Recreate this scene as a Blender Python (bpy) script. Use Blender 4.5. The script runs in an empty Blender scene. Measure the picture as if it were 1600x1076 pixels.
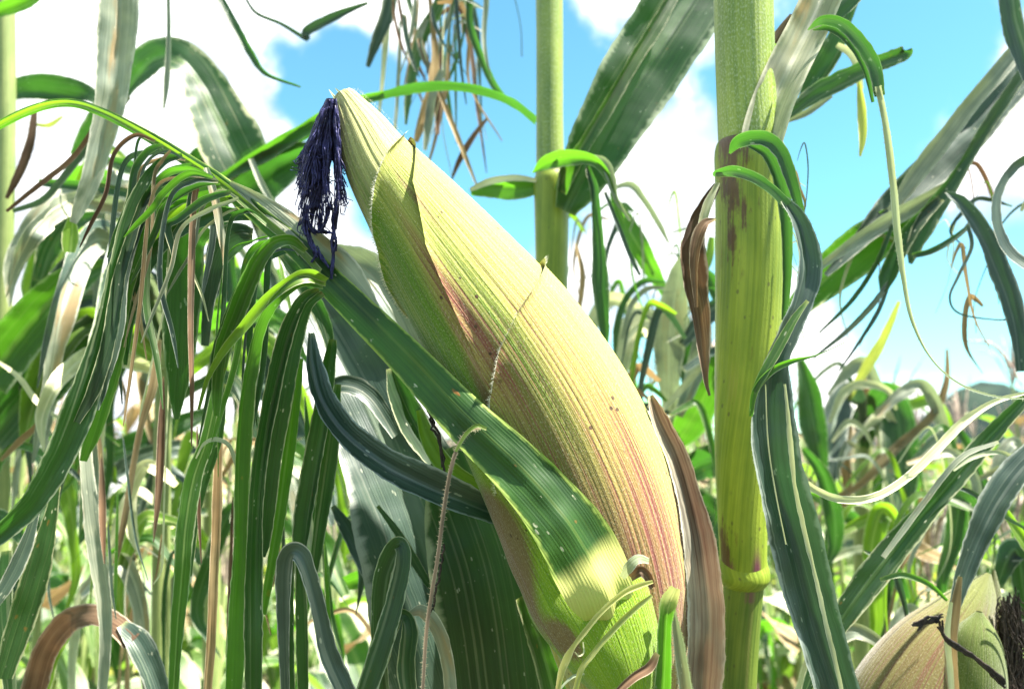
import bpy, math, random
from mathutils import Vector, Matrix, noise
R = math.radians
# ------------------------------------------------------------------ camera, world, sun, exposure
SC = bpy.context.scene
CAM = Vector((0, 0, 1.62)); PITCH = R(7.2); F = 1209.0
FWD = Vector((0, math.cos(PITCH), math.sin(PITCH))); UP = Vector((0, -math.sin(PITCH), math.cos(PITCH))); RT = Vector((1, 0, 0))
cd = bpy.data.cameras.new('camera'); co = bpy.data.objects.new('camera', cd); SC.collection.objects.link(co)
co.location = CAM; co.rotation_euler = (R(90) + PITCH, 0, 0)
cd.sensor_width = 36; cd.lens = F / 1600 * 36; cd.clip_start = .02; cd.clip_end = 3000
cd.dof.use_dof = True; cd.dof.focus_distance = .335; cd.dof.aperture_fstop = 10.5
SC.camera = co
SC.view_settings.view_transform = 'Standard'; SC.view_settings.look = 'None'
SC.view_settings.exposure = 2.5; SC.view_settings.gamma = 1
SC.cycles.use_denoising = True
SC.cycles.max_bounces = 8; SC.cycles.transmission_bounces = 6; SC.cycles.transparent_max_bounces = 8
SUN_EL, SUN_AZ = R(63), R(106)
SD = Vector((math.cos(SUN_EL) * math.sin(SUN_AZ), math.cos(SUN_EL) * math.cos(SUN_AZ), math.sin(SUN_EL)))
sl = bpy.data.lights.new('sun', 'SUN'); so = bpy.data.objects.new('sun', sl); SC.collection.objects.link(so)
sl.energy = 5.0; sl.angle = R(.5); sl.color = (1, .95, .86)
so.location = (2, 0, 6); so.rotation_euler = SD.to_track_quat('Z', 'Y').to_euler()


def P(x, y, d):
    return CAM + FWD * d + RT * ((x - 800) / F * d) + UP * ((538 - y) / F * d)


def direction(x, y):
    return (P(x, y, 1) - CAM).normalized()


class NT:
    """small helper for node trees"""
    def __init__(s, tree):
        s.t = tree; s.t.nodes.clear()
    def n(s, kind, **kw):
        nd = s.t.nodes.new(kind)
        for k, v in kw.items(): setattr(nd, k, v)
        return nd
    def put(s, sock, v):
        if isinstance(v, bpy.types.NodeSocket): s.t.links.new(v, sock)
        elif isinstance(v, (tuple, list)):
            sock.default_value = tuple(v) + ((1,) if len(v) == 3 and sock.type == 'RGBA' else ())
        else: sock.default_value = v
    def m(s, op, a, b=0.0, c=0.0, clamp=False):
        nd = s.n('ShaderNodeMath', operation=op, use_clamp=clamp)
        for i, v in enumerate((a, b, c)): s.put(nd.inputs[i], v)
        return nd.outputs[0]
    def mix(s, f, a, b, mode='MIX'):
        nd = s.n('ShaderNodeMix', data_type='RGBA', blend_type=mode)
        s.put(nd.inputs[0], f); s.put(nd.inputs[6], a); s.put(nd.inputs[7], b)
        return nd.outputs[2]
    def step(s, x, lo, hi, a=0.0, b=1.0):
        nd = s.n('ShaderNodeMapRange', interpolation_type='SMOOTHSTEP')
        for i, v in enumerate((x, lo, hi, a, b)): s.put(nd.inputs[i], v)
        return nd.outputs[0]
    def noise(s, vec, scale, detail=2.0, rough=.5):
        nd = s.n('ShaderNodeTexNoise')
        s.put(nd.inputs['Vector'], vec); s.put(nd.inputs['Scale'], scale)
        s.put(nd.inputs['Detail'], detail); s.put(nd.inputs['Roughness'], rough)
        return nd.outputs[0]
    def vscale(s, vec, sx, sy, sz=1.0):
        nd = s.n('ShaderNodeVectorMath', operation='MULTIPLY')
        s.put(nd.inputs[0], vec); nd.inputs[1].default_value = (sx, sy, sz)
        return nd.outputs[0]
    def vadd(s, vec, b):
        nd = s.n('ShaderNodeVectorMath', operation='ADD')
        s.put(nd.inputs[0], vec); s.put(nd.inputs[1], b)
        return nd.outputs[0]


# world: physical sky with broken cumulus placed by direction
W = bpy.data.worlds.new('World'); SC.world = W; W.use_nodes = True
w = NT(W.node_tree)
sky = w.n('ShaderNodeTexSky', sky_type='NISHITA', sun_disc=False)
sky.sun_elevation = SUN_EL; sky.sun_rotation = SUN_AZ; sky.altitude = 900; sky.air_density = 1.0; sky.dust_density = .4; sky.ozone_density = 2.0
tc = w.n('ShaderNodeTexCoord').outputs['Generated']
n1 = w.noise(tc, 6.5, 8, .6)
n2 = w.noise(w.vadd(tc, (3.1, 1.7, .4)), 1.6, 3, .5)
cl = w.m('ADD', w.m('SUBTRACT', w.m('MULTIPLY', n1, 1.0), .19), w.m('MULTIPLY', n2, .5))


def lobe(x, y, rad, amt):
    d = direction(x, y)
    nd = w.n('ShaderNodeVectorMath', operation='DOT_PRODUCT')
    w.put(nd.inputs[0], tc); nd.inputs[1].default_value = d
    return w.step(nd.outputs['Value'], math.cos(R(rad)), 1.0, 0.0, amt)


for a in ((620, 130, 13, -.42), (545, 150, 8, -.36), (510, 90, 6, -.25), (350, 25, 5, -.3), (10, 530, 5, -.3), (690, 290, 8, -.3), (760, 190, 13, -.36), (940, 120, 9, -.22), (1330, 230, 12, -.36), (1540, 480, 11, -.52), (1420, 490, 6, -.2), (1480, 60, 9, -.16), (1390, 140, 8, -.16), (1050, 130, 6, -.12),
          (1050, 265, 7, .50), (990, 5, 7, .30), (1540, 230, 10, .36), (1290, 470, 6, .30), (1290, 330, 7, -.25), (1350, 380, 6, -.12), (1420, 620, 8, .34), (680, -10, 8, .34), (560, 60, 5, .2), (930, 420, 7, .2), (1430, 330, 7, .2), (1580, 330, 6, .2),
          (200, 250, 34, .40), (380, 60, 16, .26), (250, 600, 20, .3), (60, 560, 8, -.1), (1560, 640, 8, .2)):
    cl = w.m('ADD', cl, lobe(*a))
cm = w.step(cl, .44, .74)
skc = w.mix(1.0, sky.outputs[0], (.80, 1.36, 1.18), 'MULTIPLY')
n3 = w.noise(w.vadd(tc, (.05, .02, .06)), 6.5, 8, .6)
cloud = w.mix(w.step(w.m('ADD', n1, w.m('MULTIPLY', w.m('SUBTRACT', n1, n3), 1.5)), .30, .62), (3.9, 4.2, 4.6), (8.6, 8.6, 8.5))
bg = w.n('ShaderNodeBackground'); bg.inputs[1].default_value = .048
w.put(bg.inputs[0], w.mix(cm, skc, cloud))
wo = w.n('ShaderNodeOutputWorld'); w.put(wo.inputs[0], bg.outputs[0])


# ------------------------------------------------------------------ materials
def principled(t, col, rough, bump=None, bs=.3, bd=.001, spec=.4):
    b = t.n('ShaderNodeBsdfPrincipled')
    t.put(b.inputs['Base Color'], col); t.put(b.inputs['Roughness'], rough); b.inputs['Specular IOR Level'].default_value = spec
    if bump is not None:
        bp = t.n('ShaderNodeBump'); bp.inputs['Strength'].default_value = bs; bp.inputs['Distance'].default_value = bd
        t.put(bp.inputs['Height'], bump); t.put(b.inputs['Normal'], bp.outputs[0])
    return b


def leaf_mat(name, dark, light, trans, tf=.35, rib=(.22, .28, .10), edge=(.46, .48, .32), rust=.0, fleck=.5, rough=.40, dry=0.0, vein=.55, spec=.55):
    m = bpy.data.materials.new(name); m.use_nodes = True; t = NT(m.node_tree)
    un = t.n('ShaderNodeUVMap', uv_map='across').outputs[0]; um = t.n('ShaderNodeUVMap', uv_map='metric').outputs[0]
    oi = t.n('ShaderNodeObjectInfo').outputs['Random']
    ofs = t.n('ShaderNodeCombineXYZ'); t.put(ofs.inputs[0], t.m('MULTIPLY', oi, 31)); t.put(ofs.inputs[1], t.m('MULTIPLY', oi, 57))
    um2 = t.vadd(um, ofs.outputs[0])
    sx = t.n('ShaderNodeSeparateXYZ'); t.put(sx.inputs[0], un); u = sx.outputs[0]
    sm = t.n('ShaderNodeSeparateXYZ'); t.put(sm.inputs[0], um); mx = sm.outputs[0]
    streak = t.noise(t.vscale(um2, 700, 9), 1, 3, .6)
    blot = t.noise(t.vscale(um2, 45, 14), 1, 3, .6)
    c = t.mix(t.m('ADD', t.m('MULTIPLY', streak, .8), t.m('MULTIPLY', blot, .5), 0), dark, light)
    nd = c.node.inputs[0].links[0].from_node
    nd.inputs[2].default_value = 0
    f = t.step(t.m('ADD', t.m('MULTIPLY', streak, .6), t.m('MULTIPLY', blot, .6)), .40, .78)
    c = t.mix(f, dark, light)
    sn = t.m('SINE', t.m('MULTIPLY', t.m('ADD', mx, t.m('MULTIPLY', t.noise(t.vscale(um2, 160, 6), 1, 3), .0034)), 2 * math.pi / .0013))
    vn = t.m('MULTIPLY', t.step(sn, .3, 1.0), t.step(t.noise(t.vscale(um2, 420, 7), 1, 2), .45, .75))
    c = t.mix(t.m('MULTIPLY', vn, vein), c, rib)
    big = t.step(t.noise(t.vscale(um2, 420, 2.2), 1, 1, .4), .60, .68)
    c = t.mix(t.m('MULTIPLY', big, vein * .4), c, edge)
    c = t.mix(1.0, c, t.mix(t.step(t.noise(t.vscale(um2, 25, 22), 1, 3, .6), .3, .7), (.55, .62, .62), (1.25, 1.2, 1.1)), 'MULTIPLY')
    # dry blotches with their own outline
    if dry > 0:
        db = t.step(t.noise(t.vscale(um2, 60, 9), 1, 4, .6), .62 - dry * .3, .74 - dry * .3)
        c = t.mix(db, c, (.30, .21, .11))
    if rust > 0:
        rb = t.step(t.noise(t.vscale(um2, 170, 70), 1, 2, .5), .70, .74)
        c = t.mix(t.m('MULTIPLY', rb, rust), c, (.25, .08, .02))
    if fleck > 0:
        vo = t.n('ShaderNodeTexVoronoi'); t.put(vo.inputs['Vector'], t.vscale(um2, 520, 150)); vo.inputs['Scale'].default_value = 1
        k = t.m('MULTIPLY', t.m('LESS_THAN', t.m('ADD', vo.outputs['Distance'], t.m('MULTIPLY', streak, .2)), .3), t.step(t.noise(um2, 110, 2), .58, .64))
        c = t.mix(t.m('MULTIPLY', k, fleck), c, (.52, .54, .42))
    at = t.n('ShaderNodeAttribute', attribute_name='rib', attribute_type='OBJECT').outputs['Fac']
    du = t.m('ABSOLUTE', t.m('SUBTRACT', u, .5))
    mr = t.m('MULTIPLY', t.step(du, .035, .075, 1.0, 0.0), at)
    c = t.mix(t.m('MULTIPLY', mr, .85), c, rib)
    eg = t.step(t.m('ADD', du, t.m('MULTIPLY', t.m('SUBTRACT', t.noise(t.vscale(um2, 30, 160), 1, 3), .5), .16)), .42, .485)  # pale torn margin, with bright rim highlights painted into its colour
    c = t.mix(t.m('MULTIPLY', eg, .85), c, edge)
    co_ = t.n('ShaderNodeAttribute', attribute_name='collar', attribute_type='OBJECT').outputs['Fac']
    sv = t.m('SUBTRACT', co_, t.m('ADD', sm.outputs[1], t.m('MULTIPLY', t.m('SUBTRACT', streak, .5), .006)))
    c = t.mix(t.step(sv, -.004, .006), c, (.46, .48, .17))
    c = t.mix(1.0, c, t.mix(oi, (.7, .76, .76), (1.2, 1.12, 1.0)), 'MULTIPLY')
    h = t.m('ADD', t.m('MULTIPLY', sn, .10), t.m('ADD', t.m('MULTIPLY', streak, .7), t.m('ADD', t.m('MULTIPLY', blot, 1.2), t.m('MULTIPLY', mr, 2.0))))
    b = principled(t, c, t.m('ADD', rough, t.m('MULTIPLY', streak, .15)), h, .5, .0006, spec)
    tr = t.n('ShaderNodeBsdfTranslucent'); t.put(tr.inputs[0], t.mix(t.m('MULTIPLY', f, .6), trans, tuple(min(1, k * 1.6) for k in trans)))
    mx_ = t.n('ShaderNodeMixShader'); t.put(mx_.inputs[0], tf); t.put(mx_.inputs[1], b.outputs[0]); t.put(mx_.inputs[2], tr.outputs[0])
    o = t.n('ShaderNodeOutputMaterial'); t.put(o.inputs[0], mx_.outputs[0])
    return m


M = {}
M['green'] = leaf_mat('leaf_green', (.012, .042, .009), (.042, .105, .018), (.10, .32, .012), .40, rust=.5)
M['dark'] = leaf_mat('leaf_dark', (.005, .018, .008), (.020, .052, .021), (.05, .19, .015), .32, rib=(.10, .15, .07), rust=.5, fleck=.7)
M['lime'] = leaf_mat('leaf_lime', (.045, .10, .008), (.10, .18, .02), (.20, .40, .015), .42, rib=(.28, .34, .10), fleck=.2)
M['blue'] = leaf_mat('leaf_bluegreen', (.016, .036, .030), (.050, .082, .068), (.03, .09, .025), .22, rib=(.17, .22, .16), edge=(.4, .42, .38), rough=.36)
M['grey'] = leaf_mat('leaf_grey', (.16, .19, .16), (.32, .35, .30), (.18, .24, .10), .30, rib=(.40, .42, .32), edge=(.6, .6, .52), dry=.25)
M['tan'] = leaf_mat('leaf_dry_tan', (.14, .09, .045), (.38, .29, .17), (.26, .17, .07), .3, rib=(.42, .34, .2), edge=(.55, .47, .34), fleck=0, rough=.7, spec=.2)
M['brown'] = leaf_mat('leaf_dry_brown', (.055, .03, .022), (.20, .13, .09), (.14, .07, .03), .22, rib=(.28, .2, .14), edge=(.48, .40, .32), fleck=0, rough=.7, spec=.2)
M['dry_husk'] = leaf_mat('dry_husk', (.05, .022, .020), (.46, .38, .29), (.2, .1, .06), .2, rib=(.55, .47, .38), edge=(.6, .54, .44), fleck=0, rough=.65, spec=.2, vein=.9)
M['clasp'] = leaf_mat('leaf_clasping', (.008, .034, .006), (.026, .080, .012), (.08, .28, .01), .30, rib=(.09, .16, .03), edge=(.26, .36, .08), rust=.6, fleck=.6, vein=.35, spec=.4)
M['pale'] = leaf_mat('leaf_pale', (.32, .34, .2), (.62, .63, .45), (.4, .45, .2), .3, rib=(.66, .66, .5), edge=(.75, .74, .62), fleck=0, rough=.6, spec=.2)
M['yellow'] = leaf_mat('leaf_yellow', (.22, .24, .05), (.42, .42, .14), (.42, .5, .06), .36, rib=(.5, .5, .24), edge=(.6, .58, .36), dry=.2, fleck=.2)
M['field'] = leaf_mat('leaf_field', (.035, .085, .014), (.12, .19, .045), (.2, .38, .03), .36, rib=(.4, .42, .24), edge=(.4, .42, .25), fleck=0, vein=0)


def stalk_mat(name, a, b, brown, bloom=.0, spots=.6, rough=.42):
    m = bpy.data.materials.new(name); m.use_nodes = True; t = NT(m.node_tree)
    um = t.n('ShaderNodeUVMap', uv_map='metric').outputs[0]
    col = t.n('ShaderNodeVertexColor', layer_name='tint')
    sp = t.n('ShaderNodeSeparateColor'); t.put(sp.inputs[0], col.outputs[0])
    st = t.noise(t.vscale(um, 620, 8), 1, 3, .6); bl = t.noise(t.vscale(um, 60, 22), 1, 3, .55)
    c = t.mix(t.step(t.m('ADD', t.m('MULTIPLY', st, .55), t.m('MULTIPLY', bl, .6)), .35, .8), a, b)
    sm = t.n('ShaderNodeSeparateXYZ'); t.put(sm.inputs[0], um)
    sn = t.m('SINE', t.m('MULTIPLY', sm.outputs[0], 2 * math.pi / .0023))
    c = t.mix(t.m('MULTIPLY', t.step(sn, .5, 1), .07), c, tuple(min(1, k * 1.7) for k in b))
    grain = t.noise(t.vscale(um, 1300, 600), 1, 2, .5)
    c = t.mix(t.m('MULTIPLY', t.step(grain, .45, .7), bloom), c, (.5, .55, .42))
    # painted pigment: red channel brown, green channel purple, blue channel pale
    patch = t.step(t.m('ADD', t.m('ADD', t.m('MULTIPLY', st, .5), t.m('MULTIPLY', t.noise(t.vscale(um, 190, 60), 1, 4, .65), .9)), t.m('MULTIPLY', sp.outputs[0], .55)), .92, 1.12)
    patch = t.m('MULTIPLY', patch, t.step(sp.outputs[0], .02, .25))
    c = t.mix(patch, c, brown)
    c = t.mix(t.m('MULTIPLY', sp.outputs[1], t.step(t.m('ADD', st, t.m('MULTIPLY', sp.outputs[1], .4)), .5, .8)), c, (.13, .045, .06))
    c = t.mix(t.m('MULTIPLY', sp.outputs[2], .8), c, (.55, .55, .36))
    vo = t.n('ShaderNodeTexVoronoi'); t.put(vo.inputs['Vector'], t.vscale(um, 210, 120)); vo.inputs['Scale'].default_value = 1
    k = t.m('MULTIPLY', t.step(vo.outputs['Distance'], .10, .2, 1, 0), t.step(t.noise(um, 55, 1), .42, .55))
    c = t.mix(t.m('MULTIPLY', k, spots), c, (.04, .03, .02))
    h = t.m('ADD', t.m('MULTIPLY', sn, .12), t.m('ADD', t.m('MULTIPLY', st, .9), t.m('MULTIPLY', grain, .5)))
    b_ = principled(t, c, rough, h, .35, .0007, .4)
    b_.inputs['Subsurface Weight'].default_value = .0
    o = t.n('ShaderNodeOutputMaterial'); t.put(o.inputs[0], b_.outputs[0])
    return m


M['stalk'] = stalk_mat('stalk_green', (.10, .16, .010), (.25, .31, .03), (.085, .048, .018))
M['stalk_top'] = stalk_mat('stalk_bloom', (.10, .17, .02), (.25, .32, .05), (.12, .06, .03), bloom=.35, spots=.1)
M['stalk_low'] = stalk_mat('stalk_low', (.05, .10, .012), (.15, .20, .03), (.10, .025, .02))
M['stalk_far'] = stalk_mat('stalk_far', (.12, .17, .05), (.24, .28, .1), (.12, .07, .04), spots=.2)


def husk_mat(name, green, yellow, purple=(.30, .09, .08), brown=(.15, .085, .04), line=.55):
    m = bpy.data.materials.new(name); m.use_nodes = True; t = NT(m.node_tree)
    um = t.n('ShaderNodeUVMap', uv_map='metric').outputs[0]          # x = rib count units, y = metres
    col = t.n('ShaderNodeVertexColor', layer_name='tint')
    sp = t.n('ShaderNodeSeparateColor'); t.put(sp.inputs[0], col.outputs[0])
    sm = t.n('ShaderNodeSeparateXYZ'); t.put(sm.inputs[0], um)
    ux = t.m('ADD', sm.outputs[0], t.m('MULTIPLY', t.m('SUBTRACT', t.noise(t.vscale(um, .12, 18), 1, 2), .5), 1.2))
    sn = t.m('SINE', t.m('MULTIPLY', ux, 2 * math.pi))
    st = t.noise(t.vscale(um, 1.5, 8), 1, 3, .6); st2 = t.noise(t.vscale(um, .33, 9), 1, 3, .55)
    fine = t.noise(t.vscale(um, 4.0, 900), 1, 2, .6)
    bl = t.noise(t.vscale(um, .08, 30), 1, 2, .5)
    ln = t.step(t.noise(t.vscale(um, 2.9, 6), 1, 3, .6), .47, .66)
    ln = t.m('MULTIPLY', ln, t.step(fine, .25, .6, .35, 1.0))
    ln2 = t.step(t.noise(t.vadd(t.vscale(um, 2.2, 5), (7.0, 3.0, 0.0)), 1, 2, .5), .46, .64)
    gf = t.step(t.m('ADD', t.m('ADD', t.m('MULTIPLY', st, .5), t.m('MULTIPLY', bl, .3)), t.m('MULTIPLY', sp.outputs[2], .45)), .34, .84)
    c = t.mix(gf, yellow, green)
    c = t.mix(t.m('MULTIPLY', ln, line), c, tuple(k * .5 for k in green))
    c = t.mix(t.m('MULTIPLY', ln2, .35), c, tuple(min(1, k * 1.2) for k in yellow))
    # purple and brown streaks that follow the ribs
    pu = t.m('MULTIPLY', t.step(t.m('ADD', t.m('MULTIPLY', st2, .7), t.m('ADD', sp.outputs[0], t.m('MULTIPLY', t.m('SUBTRACT', bl, .5), .9))), .40, .90), t.m('ADD', t.m('MULTIPLY', ln, .75), t.m('MULTIPLY', sp.outputs[0], .35), clamp=True))
    c = t.mix(t.m('MULTIPLY', pu, .95, clamp=True), c, purple)
    br = t.m('MULTIPLY', t.step(t.m('ADD', t.m('MULTIPLY', st, .7), sp.outputs[1]), .62, 1.15), .9)
    c = t.mix(br, c, brown)
    c = t.mix(t.m('MULTIPLY', t.step(fine, .52, .72), .30), c, (.6, .58, .38))
    vo = t.n('ShaderNodeTexVoronoi'); t.put(vo.inputs['Vector'], t.vscale(um, .35, 150)); vo.inputs['Scale'].default_value = 1
    c = t.mix(t.m('MULTIPLY', t.m('LESS_THAN', vo.outputs['Distance'], .13), t.step(t.noise(t.vscale(um, .05, 30), 1, 1), .5, .6)), c, (.07, .04, .02))
    h = t.m('ADD', t.m('MULTIPLY', sn, .10), t.m('ADD', t.m('MULTIPLY', fine, .5), t.m('ADD', t.m('MULTIPLY', st, .9), t.m('MULTIPLY', ln, -.4))))
    b = principled(t, c, .72, h, .6, .0009, .18)
    b.inputs['Sheen Weight'].default_value = .25; b.inputs['Sheen Roughness'].default_value = .4
    o = t.n('ShaderNodeOutputMaterial'); t.put(o.inputs[0], b.outputs[0])
    return m


M['husk'] = husk_mat('husk_outer', (.09, .18, .012), (.32, .315, .07), purple=(.19, .05, .045))
M['husk_tip'] = husk_mat('husk_inner', (.14, .20, .04), (.38, .37, .15), line=.5)
M['sheath'] = husk_mat('husk_sheath', (.13, .24, .008), (.28, .36, .025), line=.12)
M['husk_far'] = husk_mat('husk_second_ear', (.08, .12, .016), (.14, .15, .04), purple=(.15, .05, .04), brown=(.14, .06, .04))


def plain_mat(name, a, b, scale=200, rough=.6, spec=.3):
    m = bpy.data.materials.new(name); m.use_nodes = True; t = NT(m.node_tree)
    ob = t.n('ShaderNodeTexCoord').outputs['Object']
    c = t.mix(t.step(t.noise(ob, scale, 3, .6), .35, .65), a, b)
    p = principled(t, c, rough, t.noise(ob, scale * 2, 2), .3, .002, spec)
    o = t.n('ShaderNodeOutputMaterial'); t.put(o.inputs[0], p.outputs[0])
    return m


M['silk'] = plain_mat('silk_dark', (.006, .005, .034), (.030, .028, .12), 250, .5, .3)
M['silk_brown'] = plain_mat('silk_brown', (.012, .009, .008), (.04, .028, .022), 250, .6)
M['hair'] = plain_mat('husk_hair', (.55, .52, .40), (.8, .78, .66), 200, .7)
M['tassel'] = plain_mat('tassel', (.18, .13, .12), (.42, .34, .26), 80, .8)
M['tassel_purple'] = plain_mat('tassel_purple', (.20, .13, .22), (.42, .32, .42), 60, .8)
M['soil'] = plain_mat('soil', (.05, .032, .02), (.05, .065, .018), 3, .95)
M['hill'] = plain_mat('hill_forest', (.010, .020, .018), (.025, .042, .03), .05, .95, .1)


# ------------------------------------------------------------------ mesh helpers
def newobj(name, verts, faces, mat, parent=None, uvn=None, uvm=None, tint=None, smooth=True):
    o_ = root_loc(parent)
    me = bpy.data.meshes.new(name)
    me.from_pydata([tuple(v - o_) for v in verts], [], faces)
    me.materials.append(mat)
    li = [0] * len(me.loops); me.loops.foreach_get('vertex_index', li)
    for nm, uv in (('across', uvn), ('metric', uvm)):
        if uv is not None:
            lay = me.uv_layers.new(name=nm)
            flat = [0.0] * (2 * len(li))
            for k, vi in enumerate(li): flat[2 * k], flat[2 * k + 1] = uv[vi]
            lay.data.foreach_set('uv', flat)
    if tint is not None:
        ca = me.color_attributes.new('tint', 'FLOAT_COLOR', 'POINT')
        fl = []
        for p in tint: fl += [p[0], p[1], p[2], 1.0]
        ca.data.foreach_set('color', fl)
    if smooth: me.polygons.foreach_set('use_smooth', [True] * len(me.polygons))
    me.update()
    o = bpy.data.objects.new(name, me); SC.collection.objects.link(o)
    if parent is not None: o.parent = parent
    return o


def root_loc(o):
    v = Vector((0, 0, 0))
    while o is not None:
        v += o.location; o = o.parent
    return v


def thing(name, label, cat, loc, group=None):
    o = bpy.data.objects.new(name, None); SC.collection.objects.link(o)
    o.location = loc; o['label'] = label; o['category'] = cat; o.empty_display_size = .05
    if group: o['group'] = group
    return o


def cat(pts, sub):
    """Catmull-Rom through tuples of any length"""
    out = []
    n = len(pts)
    for i in range(n - 1):
        p1, p2 = pts[i], pts[i + 1]
        p0 = pts[i - 1] if i else [2 * a - b for a, b in zip(p1, p2)]
        p3 = pts[i + 2] if i + 2 < n else [2 * b - a for a, b in zip(p1, p2)]
        for k in range(sub):
            t = k / sub; t2 = t * t; t3 = t2 * t
            out.append([.5 * (2 * b + (c - a) * t + (2 * a - 5 * b + 4 * c - d) * t2 + (3 * b - a - 3 * c + d) * t3) for a, b, c, d in zip(p0, p1, p2, p3)])
    out.append(list(pts[-1]))
    return out


class MB:
    def __init__(s):
        s.v = []; s.f = []; s.un = []; s.um = []; s.pg = []
    def grid(s, rows, un, um, tint=None, closed=False):
        b = len(s.v); n = len(rows[0])
        for i, r in enumerate(rows):
            for j, p in enumerate(r):
                s.v.append(p); s.un.append(un[i][j]); s.um.append(um[i][j]); s.pg.append(tint[i][j] if tint else (0, 0, 0))
        for i in range(len(rows) - 1):
            for j in range(n - 1):
                a = b + i * n + j
                s.f.append((a, a + 1, a + n + 1, a + n))
    def tri(s, a, b, c):
        k = len(s.v); s.v += [a, b, c]; s.f.append((k, k + 1, k + 2))
        s.un += [(0, 0)] * 3; s.um += [(0, 0)] * 3; s.pg += [(0, 0, 0)] * 3
    def build(s, name, mat, parent=None, smooth=True):
        return newobj(name, s.v, s.f, mat, parent, s.un, s.um, s.pg, smooth)


SEED = [0]


def strip(mb, P4, nc=5, fold=.15, wav=.04, sub=9, hair=0, jag=.08, view=None):
    """P4: list of (Vector, width_m, roll) control points -> curved folded ribbon"""
    SEED[0] += 1; sd = SEED[0] * 7.31
    rng = random.Random(SEED[0])
    S = cat([(p.x, p.y, p.z, wd, rl) for p, wd, rl in P4], sub)
    pts = [Vector(q[:3]) for q in S]
    n = len(pts); L = 0; rows = []; un = []; um = []; prev = None
    ph = rng.random() * 6; fr = rng.uniform(22, 45); off = rng.uniform(-.35, .35) if nc < 9 else 0; fold *= rng.uniform(.2, .95) if nc < 9 else 1
    for i in range(n):
        T = (pts[min(i + 1, n - 1)] - pts[max(i - 1, 0)]).normalized()
        if i: L += (pts[i] - pts[i - 1]).length
        vd = ((CAM - pts[i]) if view is None else view).normalized()
        side = T.cross(vd)
        side = side.normalized() if side.length > .08 else (prev or Vector((1, 0, 0)))
        if prev is not None and side.dot(prev) < 0 and view is None: side = -side
        prev = side
        nr = side.cross(T).normalized()
        a = R(S[i][4]) + (.5 if nc < 9 else .12) * noise.noise(Vector((L * 14, sd, 7))); sd_ = side * math.cos(a) + nr * math.sin(a); nr_ = nr * math.cos(a) - side * math.sin(a)
        wd = max(S[i][3] * (1 + (.28 if nc < 9 else .06) * noise.noise(Vector((L * 16, sd, 4)))), 1e-5); jg = jag * min(1, .010 / wd) ** .8; wv_ = wav * min(1, .03 / wd)
        r = []; a1 = []; a2 = []
        for j in range(nc):
            s_ = -1 + 2 * j / (nc - 1)
            e = 1 + jg * (noise.noise(Vector((L * 55, s_ * 3 + sd, sd))) * 1.6 + noise.noise(Vector((L * 260, s_ * 3 + sd, sd))) * 1.3)
            z = fold * wd * (abs(s_ - off) - .5) * (1 + .5 * noise.noise(Vector((L * 9, sd, 2)))) + wv_ * wd * abs(s_) ** 1.5 * math.sin(L * fr * 2 + ph + (1.9 if s_ > 0 else 0)) \
                + .16 * min(wd, .02) * noise.noise(Vector((L * 24, s_ * 1.2, sd))) + .05 * min(wd, .02) * noise.noise(Vector((L * 90, s_ * 2, sd)))
            r.append(pts[i] + sd_ * (s_ * wd * .5 * e) + nr_ * z)
            a1.append(((s_ + 1) / 2, L)); a2.append((s_ * wd * .5, L))
        rows.append(r); un.append(a1); um.append(a2)
    mb.grid(rows, un, um)
    if hair:
        for i in range(n - 1):
            for sgn, j, k in ((-1, 0, 1), (1, nc - 1, nc - 2)):
                a, b = rows[i][j], rows[i + 1][j]
                out = (rows[i][j] - rows[i][k]).normalized(); T = (b - a)
                cnt = max(1, int(T.length * hair))
                for q in range(cnt):
                    t = rng.random(); ln = rng.uniform(.0003, .0016)
                    p = a + T * t; mb.tri(p, p + T.normalized() * .00022, p + (out + T.normalized() * rng.uniform(-.6, .6)).normalized() * ln)
    return rows


DZ = [0.0]


def leaf(parent, mat, pts, d=(.35, .35), roll=(0, 0), rib=0, name='leaf', nc=None, fold=.22, wav=.05, sub=9, hair=0, jag=.08, label=None):
    """pts: (px, py, width_px[, depth[, roll]]) traced points, each put at its own distance"""
    n = len(pts); P4 = []
    for i, q in enumerate(pts):
        t = i / max(1, n - 1)
        dd = (q[3] if len(q) > 3 and q[3] else d[0] + (d[1] - d[0]) * t) + DZ[0]
        rl = q[4] if len(q) > 4 else roll[0] + (roll[1] - roll[0]) * t
        P4.append((P(q[0], q[1], dd), q[2] * dd / F / max(.3, abs(math.cos(R(rl)))), rl))
    mb = MB()
    wmax = max(q[2] for q in pts)
    strip(mb, P4, nc or (9 if wmax > 60 else 7 if wmax > 25 else 5 if wmax > 9 else 3), fold, wav, sub, hair, jag)
    o = mb.build(name, M[mat], parent)
    o['rib'] = float(rib)
    if label: o['label'] = label
    return o


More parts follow.
